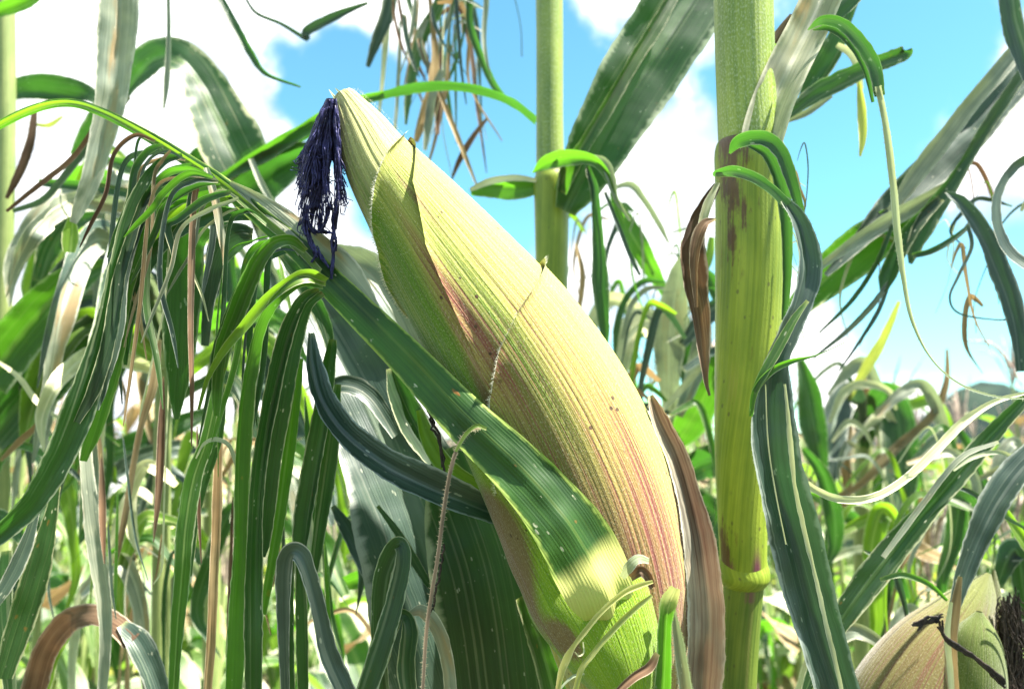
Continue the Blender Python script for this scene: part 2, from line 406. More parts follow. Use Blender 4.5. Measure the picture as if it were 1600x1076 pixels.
def tube(mb, pts, rad, nseg=8, flat=1.0, sub=1, tint=None, cap=False):
    S = cat([(p.x, p.y, p.z, r) for p, r in zip(pts, rad)], sub) if sub > 1 else [(p.x, p.y, p.z, r) for p, r in zip(pts, rad)]
    q = [Vector(s[:3]) for s in S]; rows = []; un = []; um = []; pg = []; L = 0
    for i, p in enumerate(q):
        T = (q[min(i + 1, len(q) - 1)] - q[max(i - 1, 0)]).normalized()
        if i: L += (q[i] - q[i - 1]).length
        a = T.cross(FWD)
        a = a.normalized() if a.length > .05 else T.cross(RT).normalized()
        b = a.cross(T).normalized()
        r = S[i][3]
        rows.append([p + a * (math.cos(2 * math.pi * k / nseg) * r) - b * (math.sin(2 * math.pi * k / nseg) * r * flat) for k in range(nseg + 1)])
        un.append([(k / nseg, L) for k in range(nseg + 1)]); um.append([(k / nseg * 2 * math.pi * r, L) for k in range(nseg + 1)])
        pg.append([tint(i / max(1, len(q) - 1), k / nseg) if tint else (0, 0, 0) for k in range(nseg + 1)])
    mb.grid(rows, un, um, pg)


# ------------------------------------------------------------------ setting: ground and hills
def struct(o):
    o['kind'] = 'structure'; return o


gv = []; gf = []; G = 40
ring = [0, .6, 1.2, 2, 3, 4.5, 7, 11, 18, 30, 60, 120, 300, 900]
for r in ring:
    for k in range(G):
        a = 2 * math.pi * k / G
        gv.append(Vector((r * math.cos(a), r * math.sin(a), .03 * noise.noise(Vector((r * math.cos(a), r * math.sin(a), 0))) if r < 40 else 0)))
for i in range(len(ring) - 1):
    for k in range(G):
        k2 = (k + 1) % G
        gf.append((i * G + k, i * G + k2, (i + 1) * G + k2, (i + 1) * G + k))
struct(newobj('ground', gv, gf, M['soil']))
hv = []; hf = []; NH = 120
for k in range(NH + 1):
    a = R(-75 + 150 * k / NH); x0 = math.sin(a); y0 = math.cos(a)
    top = 3 + 3 * noise.noise(Vector((k * .07, 3, 0))) + 30 * math.exp(-((math.degrees(a) - 31.5) / 4) ** 2) + 1.2 * noise.noise(Vector((k * .9, 1, 0)))
    top = max(top, 4)
    for r, h in ((420, -1), (440, top * .55), (462, top), (520, top * .9), (600, -1)):
        hv.append(Vector((x0 * r, y0 * r, h)))
for k in range(NH):
    for j in range(4):
        a = k * 5 + j; hf.append((a, a + 5, a + 6, a + 1))
struct(newobj('hills', hv, hf, M['hill']))


def base(x, d):
    p = P(x, 700, d); return Vector((p.x, p.y, 0))


# ------------------------------------------------------------------ the main ear
EAR = thing('corn_ear', 'large ripe corn ear in purple-streaked yellow-green husk with dark silk at its tip', 'corn ear', P(985, 1150, .36))
AX = [(533, 149, 32), (542, 162, 46), (566, 205, 80), (598, 265, 114), (651, 340, 152), (716, 430, 192), (790, 532, 228), (861, 650, 250), (916, 770, 254), (954, 890, 240), (974, 1000, 204), (984, 1090, 160), (986, 1150, 120)]
SE = 16
axs = cat([(a, b, c) for a, b, c in AX], SE); NE = len(axs) - 1
DE = .356


def ax_at(v):
    f = min(max(v * NE, 0), NE - 1e-6); i = int(f); t = f - i
    return [a + (b - a) * t for a, b in zip(axs[i], axs[i + 1])]


def px_to_vt(x, y):
    """photo point on the front of the ear -> (v along, theta around)"""
    best = None
    for i, (ax, ay, aw) in enumerate(axs):
        a = axs[max(i - 1, 0)]; b = axs[min(i + 1, NE)]
        tx, ty = b[0] - a[0], b[1] - a[1]; l = math.hypot(tx, ty)
        al = ((x - ax) * tx + (y - ay) * ty) / l
        if best is None or abs(al) < best[0]:
            best = (abs(al), i, ((x - ax) * ty - (y - ay) * tx) / l, aw)
    c = max(-1, min(1, best[2] / (best[3] * .5)))
    return best[1] / NE, math.acos(c)


LEN = [0]
for i in range(NE): LEN.append(LEN[-1] + math.hypot(axs[i + 1][0] - axs[i][0], axs[i + 1][1] - axs[i][1]) * DE / F)


def ear_pt(v, th, extra):
    x, y, wd = ax_at(v)
    a = ax_at(v - .012); b = ax_at(v + .012)
    T = (P(b[0], b[1], DE) - P(a[0], a[1], DE)).normalized()
    side = FWD.cross(T).normalized() * -1
    if side.x < 0: side = -side
    tow = T.cross(side).normalized()
    if tow.dot(FWD) > 0: tow = -tow
    r = wd * .5 * DE / F + extra
    return P(x, y, DE) + side * (math.cos(th) * r) + tow * (math.sin(th) * r)


# pigment and painted left-side shade blobs, in ear space: (px, py, len v, half theta, channel, amount)
BL = []
for (x, y, lv, lt, ch, am) in (
        (735, 495, .08, .13, 0, 1.5), (700, 440, .10, .08, 0, .7), (655, 320, .08, .07, 1, .8), (634, 222, .035, .16, 1, 1.0), (680, 420, .10, .07, 1, .3), (748, 560, .09, .12, 0, .6),
        (820, 640, .14, .24, 0, .5), (900, 760, .16, .50, 0, .75), (1000, 830, .14, .40, 0, .8), (1000, 960, .14, .7, 0, .9), (860, 560, .08, .2, 0, .4), (940, 640, .18, .22, 0, .55), (785, 650, .08, .08, 1, .7), (800, 700, .08, .2, 1, .5),
        (1040, 850, .12, .5, 0, .6), (960, 850, .10, .4, 1, .5), (780, 430, .10, .14, 0, .4), (760, 400, .08, .1, 1, .3), (880, 700, .1, .2, 1, .35), (1000, 740, .1, .2, 1, .3),
        (600, 330, .12, .40, 2, .6), (660, 520, .18, .40, 2, 1.2), (640, 300, .1, .3, 2, .2), (740, 600, .12, .26, 2, .9), (640, 420, .1, .2, 2, .8), (820, 570, .12, .22, 2, .75), (840, 640, .1, .2, 2, .5), (690, 560, .1, .24, 2, .8)):  # green blobs: husk colour plus shade painted on the left side
    v, t = px_to_vt(x, y); BL.append((v, t, lv, lt, ch, am))


def ear_pig_shade(v, th):
    c = [0, 0, 0]
    for bv, bt, lv, lt, ch, am in BL:
        q = ((v - bv) / lv) ** 2 + ((th - bt) / lt) ** 2
        if q < 6: c[ch] += am * math.exp(-q)
    return c


def edge_fn(pts, before, after):
    """theta of a bract's free edge as a function of v, from traced points"""
    q = sorted([px_to_vt(x, y) if not isinstance(x, str) else y for x, y in pts])
    def f(v):
        if v <= q[0][0]: return before
        for (a, ta), (b, tb) in zip(q, q[1:]):
            if v <= b: return ta + (tb - ta) * (v - a) / max(1e-6, b - a)
        k = min(1, (v - q[-1][0]) / .12)
        return q[-1][1] + (after - q[-1][1]) * k
    return f, q[0][0]


RIBS = 105.0


def husk(name, mat, thmax, thmin, v0, off, nv=150, nt=110, label=None, fringe=0, end=1.0):
    mb = MB(); rows = []; un = []; um = []; pg = []
    for i in range(nv + 1):
        v = v0 + (end - v0) * i / nv
        t1 = thmax(v); t0 = thmin(v)
        r = []; a1 = []; a2 = []; pp = []
        for j in range(nt + 1):
            s = j / nt; th = t0 + (t1 - t0) * s
            L = LEN[min(NE, int(v * NE))]
            x, y, wd = ax_at(v)
            lift = .0024 * math.exp(-((1 - s) * (t1 - t0) / .09)) if t1 < 5.5 else 0
            e = off + lift + .0010 * noise.noise(Vector((th * 2.2, v * 5, off * 900)))  + .00025 * noise.noise(Vector((th * 30, v * 4, 8))) + .0005 * noise.noise(Vector((th * 14, v * 2.5, 5)))
            r.append(ear_pt(v, th, e)); a1.append((s, L)); a2.append((th * RIBS / (2 * math.pi) * 1.0, LEN[int(v * NE)] + (v * NE - int(v * NE)) * (LEN[min(NE, int(v * NE) + 1)] - LEN[int(v * NE)]))); pp.append(ear_pig_shade(v, th))
        rows.append(r); un.append(a1); um.append(a2); pg.append(pp)
    mb.grid(rows, un, um, pg)
    o = mb.build(name, M[mat], EAR)
    if label: o['label'] = label
    if fringe:
        rng = random.Random(5); fb = MB()
        for i in range(nv):
            a, b = rows[i][nt], rows[i + 1][nt]; T = b - a
            if T.length < 1e-6: continue
            out = (rows[i][nt] - rows[i][nt - 4]).normalized(); up = (a - P(*ax_at(v0 + (1 - v0) * i / nv)[:2], DE)).normalized()
            for k in range(int(T.length * fringe) + 1):
                p = a + T * rng.random()
                fb.tri(p, p + T.normalized() * .00025, p + (out * rng.uniform(.2, 1) + up * rng.uniform(.0, .8) + T.normalized() * rng.uniform(-.9, .5)).normalized() * rng.uniform(.0008, .0028))
        fo = fb.build('fringe', M['hair'], o, False); fo['kind'] = 'stuff'
    return o


e1, v1 = edge_fn([(634, 206), (612, 255), (600, 300), (598, 361), (606, 401), (613, 425)], .12, math.pi * 1.35)
e2, v2 = edge_fn([(637, 212), (650, 300), (678, 395), (715, 475), (742, 530), (770, 600), (790, 690)], .12, math.pi * .9)
e3, v3 = edge_fn([(846, 400), (832, 440), (803, 490), (783, 545), (776, 610), (778, 680), (800, 790)], .12, math.pi * 1.2)
husk('husk', 'husk_tip', lambda v: 2 * math.pi, lambda v: 0, 0, 0, 170, 150, label='innermost pale husk at the tip of the ear')
husk('husk', 'husk', e1, lambda v: -2.2, v1 + .004, .0011, fringe=4200, label='green and yellow middle husk')
husk('husk', 'husk', e2, lambda v: -2.0, v2 + .006, .0017, label='husk with a purple-brown fold line')
husk('husk', 'husk', e3, lambda v: -1.9, v3 + .004, .0030, fringe=4200, label='outer purple-streaked husk with a pale hairy edge')

# fine down over the husks
rng = random.Random(77); mb = MB()
for k in range(9000):
    v = rng.uniform(.06, 1); th = rng.uniform(-.6, 3.6)
    p = ear_pt(v, th, .0018); q = ear_pt(min(1, v - .02), th, .0018); o_ = ear_pt(v, th, .01)
    T = (q - p).normalized(); N_ = (o_ - p).normalized(); B_ = T.cross(N_)
    l = rng.uniform(.0006, .0016)
    mb.tri(p - B_ * .00005, p + B_ * .00005, p + (N_ * rng.uniform(.3, 1) + T * rng.uniform(-.2, .8) + B_ * rng.uniform(-.5, .5)).normalized() * l)
fz = mb.build('down', M['hair'], EAR, False); fz['kind'] = 'stuff'
# tip tuft of husk points
for (pts, wd) in (([(528, 158), (520, 148), (514, 140)], 6), ([(545, 160), (532, 146), (524, 138)], 7), ([(556, 172), (548, 152), (540, 140)], 7), ([(565, 185), (560, 160), (552, 146)], 8)):
    leaf(EAR, 'pale', [(x, y, wd * (1 - .4 * k), .352) for k, (x, y) in enumerate(pts)], name='husk_tip', fold=.3)

# silk
rng = random.Random(11)
mb = MB()
CL = []
for k in range(24):
    t = rng.random()
    CL.append((t, rng.uniform(.55, 1.0) if t < .75 else rng.uniform(.5, .85), rng.uniform(-7, 7), rng.uniform(-6, 6), rng.uniform(-.009, .007)))
for k in range(900):
    t, ln, b1, b2, dz = CL[k % len(CL)]
    tt = t + rng.gauss(0, .035)
    ey = 160 + 212 * ln * rng.uniform(.6, 1.0); ex = 471 + 62 * tt + rng.gauss(0, 1.5)
    sx = 512 + 12 * tt; sy = 160 + rng.uniform(-6, 10); d = .352 + dz + rng.gauss(0, .0018)
    pts = [(sx, sy)]
    for q in (.25, .5, .75, 1):
        pts.append((sx + (ex - sx) * q ** .75 + (b1 * math.sin(q * 4.2) + b2 * math.sin(q * 7.5)) * q + rng.gauss(0, 1.6) * (1 - q * .6), sy + (ey - sy) * q))
    if rng.random() < .25: pts.append((pts[-1][0] + rng.gauss(0, 8), pts[-1][1] + rng.uniform(-6, 18)))
    S = cat(pts, 4); wig = rng.uniform(.3, 1.2)
    P3 = [P(x + wig * math.sin(i * 1.3 + k), y, d + .0008 * math.sin(i * 1.1 + k)) for i, (x, y) in enumerate(S)]
    tube(mb, P3, [.00034 * (1 - .6 * i / len(P3)) * rng.uniform(.8, 1.5) for i in range(len(P3))], 4)
for path in ([(480, 340), (476, 360), (482, 378), (490, 392), (496, 402)], [(482, 335), (478, 362), (485, 380), (494, 398), (486, 410)], [(524, 330), (521, 360), (524, 385), (519, 410), (517, 436)], [(528, 320), (523, 355), (519, 390), (521, 415), (518, 430)],
             [(500, 345), (497, 360), (505, 366), (520, 364)], [(478, 350), (486, 364), (500, 364)], [(515, 330), (510, 350), (500, 362)], [(492, 400), (500, 404), (515, 420)]):
    S = cat(path, 5)
    for k in range(7):
        ox = rng.gauss(0, 2.2)
        tube(mb, [P(x + rng.gauss(0, .7) + ox * (1 - i / len(S)), y - 22 * (1 - i / len(S)) * rng.random() + rng.gauss(0, .6), .350 + .0008 * k) for i, (x, y) in enumerate(S)], [.00033] * len(S), 4)
mb.build('silk', M['silk'], EAR)
mb = MB()
for k in range(60):
    pts = [(622 + rng.gauss(0, 1), 432), (634 + rng.gauss(0, 2), 462), (648 + rng.gauss(0, 2), 490), (660 + rng.gauss(0, 2), 530)]
    if k > 9: pts = [(672 + rng.gauss(0, 7), 566 + rng.gauss(0, 3)), (684 + rng.gauss(0, 7), 582 + rng.gauss(0, 5)), (696 + rng.gauss(0, 7), 600 + rng.gauss(0, 5)), (706 + rng.gauss(0, 6), 618 + rng.gauss(0, 5))]
    S = cat(pts, 5)
    tube(mb, [P(x + rng.gauss(0, 1.3), y + rng.gauss(0, 1.3), .352 + rng.gauss(0, .002)) for x, y in S], [.0005] * len(S), 4)
for path in ([(668, 640), (680, 665), (690, 700), (694, 740)], [(672, 645), (676, 670), (688, 690), (690, 730)], [(694, 850), (688, 890), (680, 930), (668, 970)]):
    S = cat(path, 5)
    tube(mb, [P(x + rng.gauss(0, 1.3), y, .335) for x, y in S], [.0006] * len(S), 5)
mb.build('silk', M['silk_brown'], EAR)['label'] = 'dried dark silk caught under the ear'

# outer sheath and shank under the leaf
sh = cat([(984, 1160, 92, .322), (978, 1076, 106, .320), (954, 1005, 158, .3195), (914, 925, 186, .3225), (862, 850, 150, .331), (806, 770, 104, .340), (752, 700, 58, .344), (705, 640, 18, .350)], 8)
mb = MB(); rows = []; un = []; um = []; pg = []; L = 0
for i, (x, y, wd, dd) in enumerate(sh):
    a = sh[max(i - 1, 0)]; b = sh[min(i + 1, len(sh) - 1)]
    T = (P(b[0], b[1], dd) - P(a[0], a[1], dd)).normalized(); sd = T.cross(FWD).normalized()
    if sd.x < 0: sd = -sd
    r = wd * .5 * dd / F; rf = min(r, .0095)
    if i: L += math.hypot(x - sh[i - 1][0], y - sh[i - 1][1]) * dd / F
    rw = []; u1 = []; u2 = []; pp = []
    for j in range(61):
        th = -.5 + (math.pi + 1.0) * j / 60
        e = 1 + .02 * noise.noise(Vector((th * 3, i * .2, 9)))
        p = P(x, y, dd) + sd * (math.cos(th) * r * e) - FWD * (math.sin(th) * rf * e)
        rw.append(p); u1.append((j / 60, L)); u2.append((th * 90 / 6.28, L))
        t = i / (len(sh) - 1)
        bn = 1.3 * math.exp(-((t - .36) / .06) ** 2 - ((th - 2.3) / .28) ** 2) + 1.1 * math.exp(-((t - .66) / .12) ** 2 - ((th - 2.3) / .5) ** 2) + .9 * math.exp(-((t - .55) / .22) ** 2 - ((th - 2.75) / .4) ** 2)
        pu = .5 * math.exp(-((t - .6) / .15) ** 2 - ((th - 2.6) / .4) ** 2)
        pp.append((pu, bn, .9))
    rows.append(rw); un.append(u1); um.append(u2); pg.append(pp)
mb.grid(rows, un, um, pg)
mb.build('sheath', M['sheath'], EAR)['label'] = 'bright green sheath with brown scorched patches'

# the long husk leaf: broad at its collar, shredded into hanging strips beyond the silk
LF = leaf(EAR, 'clasp', [(962, 985, 34, .321, -5), (952, 948, 84, .3105, -18), (934, 900, 108, .3035, -28), (902, 842, 112, .3010, -18), (858, 785, 98, .3025, -10), (802, 725, 84, .307, 0), (724, 652, 72, .318), (648, 572, 62, .331), (578, 502, 53, .343), (515, 440, 44, .352), (470, 392, 36, .36), (420, 350, 31, .366), (350, 290, 25, .372), (300, 255, 20, .378), (230, 212, 17, .386), (160, 176, 14, .394), (110, 161, 13, .402), (60, 168, 13, .41), (0, 195, 12, .42), (-60, 235, 8, .43)],
          rib=0, name='leaf', nc=15, fold=-.10, wav=.01, sub=9, jag=.006, label='long green leaf rising from the sheath across the ear')
LF['collar'] = .043
rib = [(500, 425, 13, .348), (470, 393, 14, .356), (420, 350, 14, .362), (350, 290, 13, .368), (300, 255, 11, .374), (230, 212, 12, .382), (160, 175, 10, .39), (110, 160, 9, .398), (60, 167, 9, .406), (0, 194, 8, .416), (-60, 234, 6, .426)]
leaf(LF, 'lime', [(x_, y_, w_ * .8, d_) for x_, y_, w_, d_ in rib], name='midrib', fold=.5, wav=0, jag=.05)
leaf(LF, 'grey', [(360, 285, 6, .37), (410, 318, 26, .368), (470, 368, 44, .362), (530, 425, 62, .356), (570, 475, 40, .35), (600, 520, 8, .345)], name='torn_strip', fold=.1, wav=.06)


def tear(mat, pts, d=(.375, .36), rib=0, roll=(0, 0), parent=None, **k):
    return leaf(parent or LF, mat, pts, d, roll, rib, name='torn_strip', **k)


# strips arching left off the midrib, then hanging
tear('dark', [(285, 243, 8), (255, 252, 14), (225, 285, 20), (200, 340, 24), (180, 420, 28), (165, 500, 36), (140, 590, 44), (105, 690, 46), (55, 780, 44), (0, 832, 36), (-40, 860, 20)], (.372, .345), fold=.35)
tear('dark', [(300, 258, 8), (262, 270, 12), (228, 310, 15), (205, 370, 17), (185, 440, 20), (172, 520, 22), (150, 600, 22), (120, 660, 10)], (.372, .352), fold=.4)
tear('blue', [(315, 268, 8), (270, 278, 14), (235, 305, 18), (212, 360, 18), (190, 430, 20), (180, 520, 24), (160, 600, 18), (150, 640, 8)], (.372, .36), roll=(0, 40))
tear('dark', [(330, 280, 8), (285, 286, 16), (245, 310, 18), (218, 350, 16), (196, 420, 16), (178, 470, 12), (150, 540, 14), (130, 590, 6)], (.37, .365), fold=.3)
tear('green', [(345, 292, 10), (300, 300, 22), (258, 318, 26), (228, 352, 26), (210, 410, 22), (190, 470, 26), (178, 560, 30), (150, 660, 26), (130, 720, 10)], (.368, .372))
tear('lime', [(365, 310, 12), (325, 318, 30), (285, 330, 38), (245, 360, 34), (220, 400, 28), (205, 460, 26), (195, 520, 20), (190, 560, 8)], (.37, .38), fold=.3)
tear('dark', [(395, 338, 14), (350, 335, 24), (308, 345, 24), (270, 365, 22), (238, 400, 22), (214, 450, 18), (200, 520, 16), (196, 570, 6)], (.37, .375), fold=.4)
tear('dark', [(310, 345, 50), (288, 375, 58), (284, 430, 60), (283, 500, 52), (281, 560, 44), (278, 610, 30), (276, 655, 8)], (.385, .40), fold=.12)
tear('grey', [(322, 262, 8), (330, 290, 12), (338, 320, 14), (345, 360, 14), (350, 400, 8), (352, 430, 4)], (.366, .366))
tear('blue', [(395, 370, 20), (370, 370, 40), (350, 385, 44), (335, 420, 30), (325, 480, 20), (320, 540, 14)], (.39, .40), fold=.2)
# curls by the silk and the hanging green strips
tear('green', [(478, 392, 10, .35), (455, 375, 16, .346), (428, 380, 20, .342), (405, 405, 24, .342), (388, 440, 27, .345), (368, 490, 28, .35), (348, 545, 26, .355), (340, 600, 20, .36), (338, 650, 10, .362)], fold=.5)
tear('dark', [(425, 388, 10, .348), (400, 415, 22, .35), (380, 455, 26, .353), (360, 505, 28, .356), (342, 560, 26, .36), (335, 610, 20, .363)], fold=.3)
tear('lime', [(510, 440, 14, .345), (482, 430, 22, .338), (450, 442, 20, .334), (415, 470, 18, .336), (385, 505, 16, .34), (352, 545, 12, .345), (325, 590, 8, .35), (310, 640, 5, .352)], fold=.5)
tear('green', [(505, 446, 12, .344), (470, 440, 18, .337), (438, 462, 18, .335), (412, 500, 18, .338), (396, 560, 20, .342), (384, 640, 22, .346), (378, 740, 26, .35), (376, 850, 28, .352), (370, 960, 30, .352), (365, 1090, 30, .352)], fold=.45)
tear('dark', [(498, 452, 10, .346), (472, 470, 18, .344), (448, 520, 22, .345), (430, 590, 24, .347), (412, 680, 24, .35), (400, 780, 26, .352), (396, 900, 28, .352), (396, 1000, 28, .35), (396, 1090, 26, .35)], fold=.5)
tear('dark', [(505, 458, 10, .35), (478, 480, 20, .352), (458, 540, 26, .354), (444, 620, 27, .356), (430, 700, 28, .358), (420, 780, 28, .36), (414, 840, 20, .362), (412, 870, 6, .362)], fold=.45)
tear('dark', [(520, 530, 12, .362), (510, 590, 22, .362), (500, 660, 26, .363), (488, 730, 28, .364), (476, 800, 28, .365), (470, 860, 18, .366), (468, 890, 6, .366)], fold=.45)
tear('dark', [(528, 600, 10, .366), (520, 680, 20, .368), (510, 750, 22, .37), (500, 820, 20, .371), (492, 880, 14, .372), (488, 920, 5, .372)], fold=.5)
tear('green', [(470, 560, 8, .372), (462, 620, 16, .372), (452, 700, 18, .374), (440, 790, 18, .376), (425, 880, 16, .378), (410, 960, 12, .38)], fold=.5)

# thin shreds between the wide strips
rng = random.Random(41)
MR = cat([(150, 172, .395), (230, 213, .386), (300, 256, .378), (350, 291, .372), (420, 351, .366), (470, 392, .36)], 6)
for k in range(26):
    x, y, dd = MR[rng.randrange(4, len(MR))]
    wd = rng.uniform(3, 11); reach = rng.uniform(20, 95); hang = rng.uniform(90, 420); lift = rng.uniform(-14, 18)
    dd -= rng.uniform(-.015, .03); sw = rng.uniform(-25, 25)
    tear(rng.choice(('dark', 'dark', 'green', 'blue', 'tan', 'grey', 'pale', 'brown')), [(x, y, wd * .6, dd), (x - reach * .5, y + lift, wd, dd), (x - reach, y + 30 + lift, wd, dd), (x - reach * 1.2, y + hang * .5, wd, dd), (x - reach * 1.25 + sw, y + hang * .8, wd * .8, dd), (x - reach * 1.3 + sw * 1.6, y + hang, 1.5, dd)], fold=.4)
for k in range(18):
    x = rng.uniform(150, 540); y = rng.uniform(560, 860); wd = rng.uniform(3, 12); l = rng.uniform(80, 260); sw = rng.uniform(-40, 40); dd = rng.uniform(.37, .5)
    leaf(LF, rng.choice(('dark', 'green', 'tan', 'pale', 'brown', 'blue')), [(x, y, 2, dd), (x + sw * .2, y + l * .3, wd, dd), (x + sw * .5, y + l * .7, wd, dd), (x + sw, y + l, 1.5, dd)], name='torn_strip', fold=.4)
# dry husk leaf on the ear's right side, flaps and tendrils at the base
leaf(EAR, 'dry_husk', [(1016, 618, 8, .350), (1030, 655, 26, .346), (1058, 715, 36, .342), (1080, 790, 42, .338), (1094, 860, 50, .334), (1102, 930, 54, .332), (1104, 1000, 56, .33), (1098, 1090, 56, .33)], roll=(12, -5), name='dry_husk', nc=9, fold=.4, hair=300, label='dry purple-brown outer husk peeling off the right side')
HB = leaf(EAR, 'green', [(1056, 918, 16, .313), (1046, 940, 30, .311), (1041, 965, 26, .311), (1039, 1010, 26, .311), (1036, 1090, 28, .311)], name='dry_husk', fold=.5, rib=1, hair=1500, label='narrow green husk blade with a pale torn end')
HB['collar'] = .009
leaf(EAR, 'grey', [(1052, 950, 6, .314), (1060, 1000, 18, .314), (1068, 1050, 22, .314), (1074, 1090, 22, .314)], name='dry_husk', fold=.5, hair=5000)
leaf(EAR, 'pale', [(972, 902, 10, .304), (983, 884, 18, .301), (998, 872, 16, .301), (1014, 876, 8, .303)], name='dry_husk', fold=.25, wav=.05, jag=.2)
leaf(EAR, 'brown', [(985, 902, 12, .306), (1000, 892, 16, .304), (1012, 900, 14, .305), (1020, 918, 8, .307)], name='dry_husk', fold=.6, wav=.3)
for pts, mt in (([(1020, 908, 5), (1000, 914, 8), (974, 926, 8), (940, 955, 7), (915, 985, 7), (897, 1008, 6), (886, 1028, 10), (877, 1050, 9), (870, 1085, 6)], 'yellow'), ([(1019, 930, 5), (1000, 944, 8), (974, 967, 9), (945, 998, 8), (926, 1022, 8), (908, 1046, 9), (896, 1090, 8)], 'yellow'),
                ([(1027, 1020, 10), (1015, 1042, 16), (990, 1058, 14), (960, 1085, 12)], 'brown'), ([(911, 1002, 1.5), (912, 1018, 2), (905, 1024, 2), (898, 1018, 1.5)], 'pale'), ([(913, 1052, 3), (896, 1056, 4), (880, 1070, 3), (872, 1085, 2)], 'pale')):
    leaf(EAR, mt, pts, (.30, .298), name='tendril', fold=.4)
leaf(EAR, 'brown', [(752, 668, 3, .304), (735, 672, 5, .302), (718, 692, 6, .301), (704, 735, 7, .30), (693, 800, 7, .30), (684, 870, 6, .30), (674, 930, 6, .30), (666, 990, 6, .30), (660, 1085, 5, .30)], name='tendril', fold=.2, hair=1100, label='hairy thread-thin leaf scrap hanging in front of the ear')
leaf(EAR, 'lime', [(760, 670, 4, .303), (745, 665, 5, .302), (728, 678, 5, .3015), (712, 705, 4, .3005)], name='tendril', fold=.4)


# ------------------------------------------------------------------ the thick stalk on the right
A = thing('corn_plant', 'maize plant with the thick yellow-green stalk and a brown-stained joint right of the big ear', 'corn plant', base(1165, .42))
DA = .42; DZ[0] = .035


def px_tube(name, mat, prof, d, parent, nseg=48, tint=None, sub=8, down=None, label=None):
    prof = cat(prof, sub); pts = [P(x, y, d) for x, y, w_ in prof]; rad = [w_ * d / F for x, y, w_ in prof]
    if down is not None:
        q = pts[-1]; pts.append(Vector((q.x + down, q.y, q.z - .5))); rad.append(rad[-1]); pts.append(Vector((parent.location.x, parent.location.y, 0))); rad.append(rad[-1] * .9)
    mb = MB(); tube(mb, pts, rad, nseg, 1, 1, tint)
    o = mb.build(name, M[mat], parent)
    if label: o['label'] = label
    return o


px_tube('stalk', 'stalk_top', [(1161, -420, 42), (1161, -60, 45), (1163, 60, 45), (1166, 150, 45), (1170, 230, 46), (1172, 300, 44)], DA, A, label='upper stalk with a pale granular bloom')


def pig_sheath(t, u):
    # t from joint (0) down to lower joint (1); u .25 faces the camera
    f = lambda tc, uc, st, su: math.exp(-((t - tc) / st) ** 2 - ((u - uc) / su) ** 2)
    br = .8 * f(.0, .38, .10, .2) + .55 * f(.10, .40, .14, .10) + .5 * f(.80, .36, .08, .06) + .9 * f(.82, .45, .12, .05) + .5 * f(.25, .36, .12, .10) + .6 * f(.0, .1, .025, .6) + .5 * f(.45, .3, .04, .03) + .8 * f(.91, .3, .02, .3)
    pu = 1.3 * f(.86, .20, .07, .035) + .8 * f(.86, .38, .05, .03) + .35 * f(.5, .36, .05, .05)
    return (br, pu, 0)


px_tube('sheath', 'stalk', [(1173, 222, 48), (1172, 240, 54), (1172, 300, 53), (1172, 400, 53), (1170, 500, 51), (1166, 600, 48), (1161, 700, 43), (1160, 800, 38), (1161, 860, 36), (1162, 895, 34), (1162, 908, 31)], DA - .001, A, tint=pig_sheath)
px_tube('node', 'stalk', [(1161, 868, 35.5), (1161, 882, 37.5), (1162, 894, 39.5), (1162, 903, 39), (1162, 910, 35), (1162, 915, 31)], DA, A, sub=4)
px_tube('stalk', 'stalk_low', [(1162, 905, 31), (1160, 940, 30), (1157, 1000, 28), (1154, 1090, 26)], DA, A, tint=lambda t, u: (.0, .8 * math.exp(-((u - .24) / .05) ** 2) if t < .25 else .3 * math.exp(-((u - .24) / .05) ** 2), 0), down=0, label='dark green lower stalk with a reddish stripe')
# sheath collar bits and the leaf that leaves to the upper right
leaf(A, 'grey', [(1182, 268, 44, .372), (1190, 220, 62, .370), (1206, 165, 64, .371), (1232, 105, 64, .374), (1262, 45, 62, .378), (1290, -20, 60, .382), (1320, -110, 50, .39)], nc=11, fold=.5, wav=.02, jag=.01, rib=0, label='pale ribbed leaf folded against the stalk')
leaf(A, 'dark', [(1262, 47, 2, .372), (1285, 32, 14, .366), (1315, 38, 18, .362), (1345, 68, 20, .358), (1366, 105, 20, .356), (1375, 150, 15, .354)], fold=.5)
leaf(A, 'pale', [(1372, 135, 9, .354), (1385, 200, 10, .352), (1396, 290, 10, .35), (1403, 370, 11, .348), (1411, 430, 8, .346), (1425, 500, 5, .345), (1455, 560, 3, .345), (1500, 600, 3, .345), (1560, 620, 2.5, .345), (1630, 622, 2, .345)], fold=.4, hair=700)
leaf(A, 'dark', [(1270, 47, 2, .374), (1300, 45, 12, .37), (1330, 70, 12, .366), (1352, 110, 9, .364), (1364, 160, 5, .364)], fold=.5)
D1 = leaf(A, 'dark', [(1140, 240, 3, .352), (1155, 222, 20, .346), (1190, 216, 22, .340), (1218, 236, 22, .337), (1236, 280, 18, .336), (1250, 330, 12, .336), (1256, 370, 6, .336)], fold=.5)
leaf(A, 'dark', [(1165, 222, 10, .350), (1200, 240, 18, .344), (1220, 285, 20, .342), (1228, 340, 18, .342), (1230, 420, 14, .344), (1226, 500, 10, .346)], fold=.5)
leaf(A, 'dark', [(1114, 274, 4, .352), (1122, 271, 12, .345), (1145, 268, 18, .338), (1175, 276, 16, .332), (1205, 295, 14, .328), (1230, 320, 16, .325)], fold=.4)
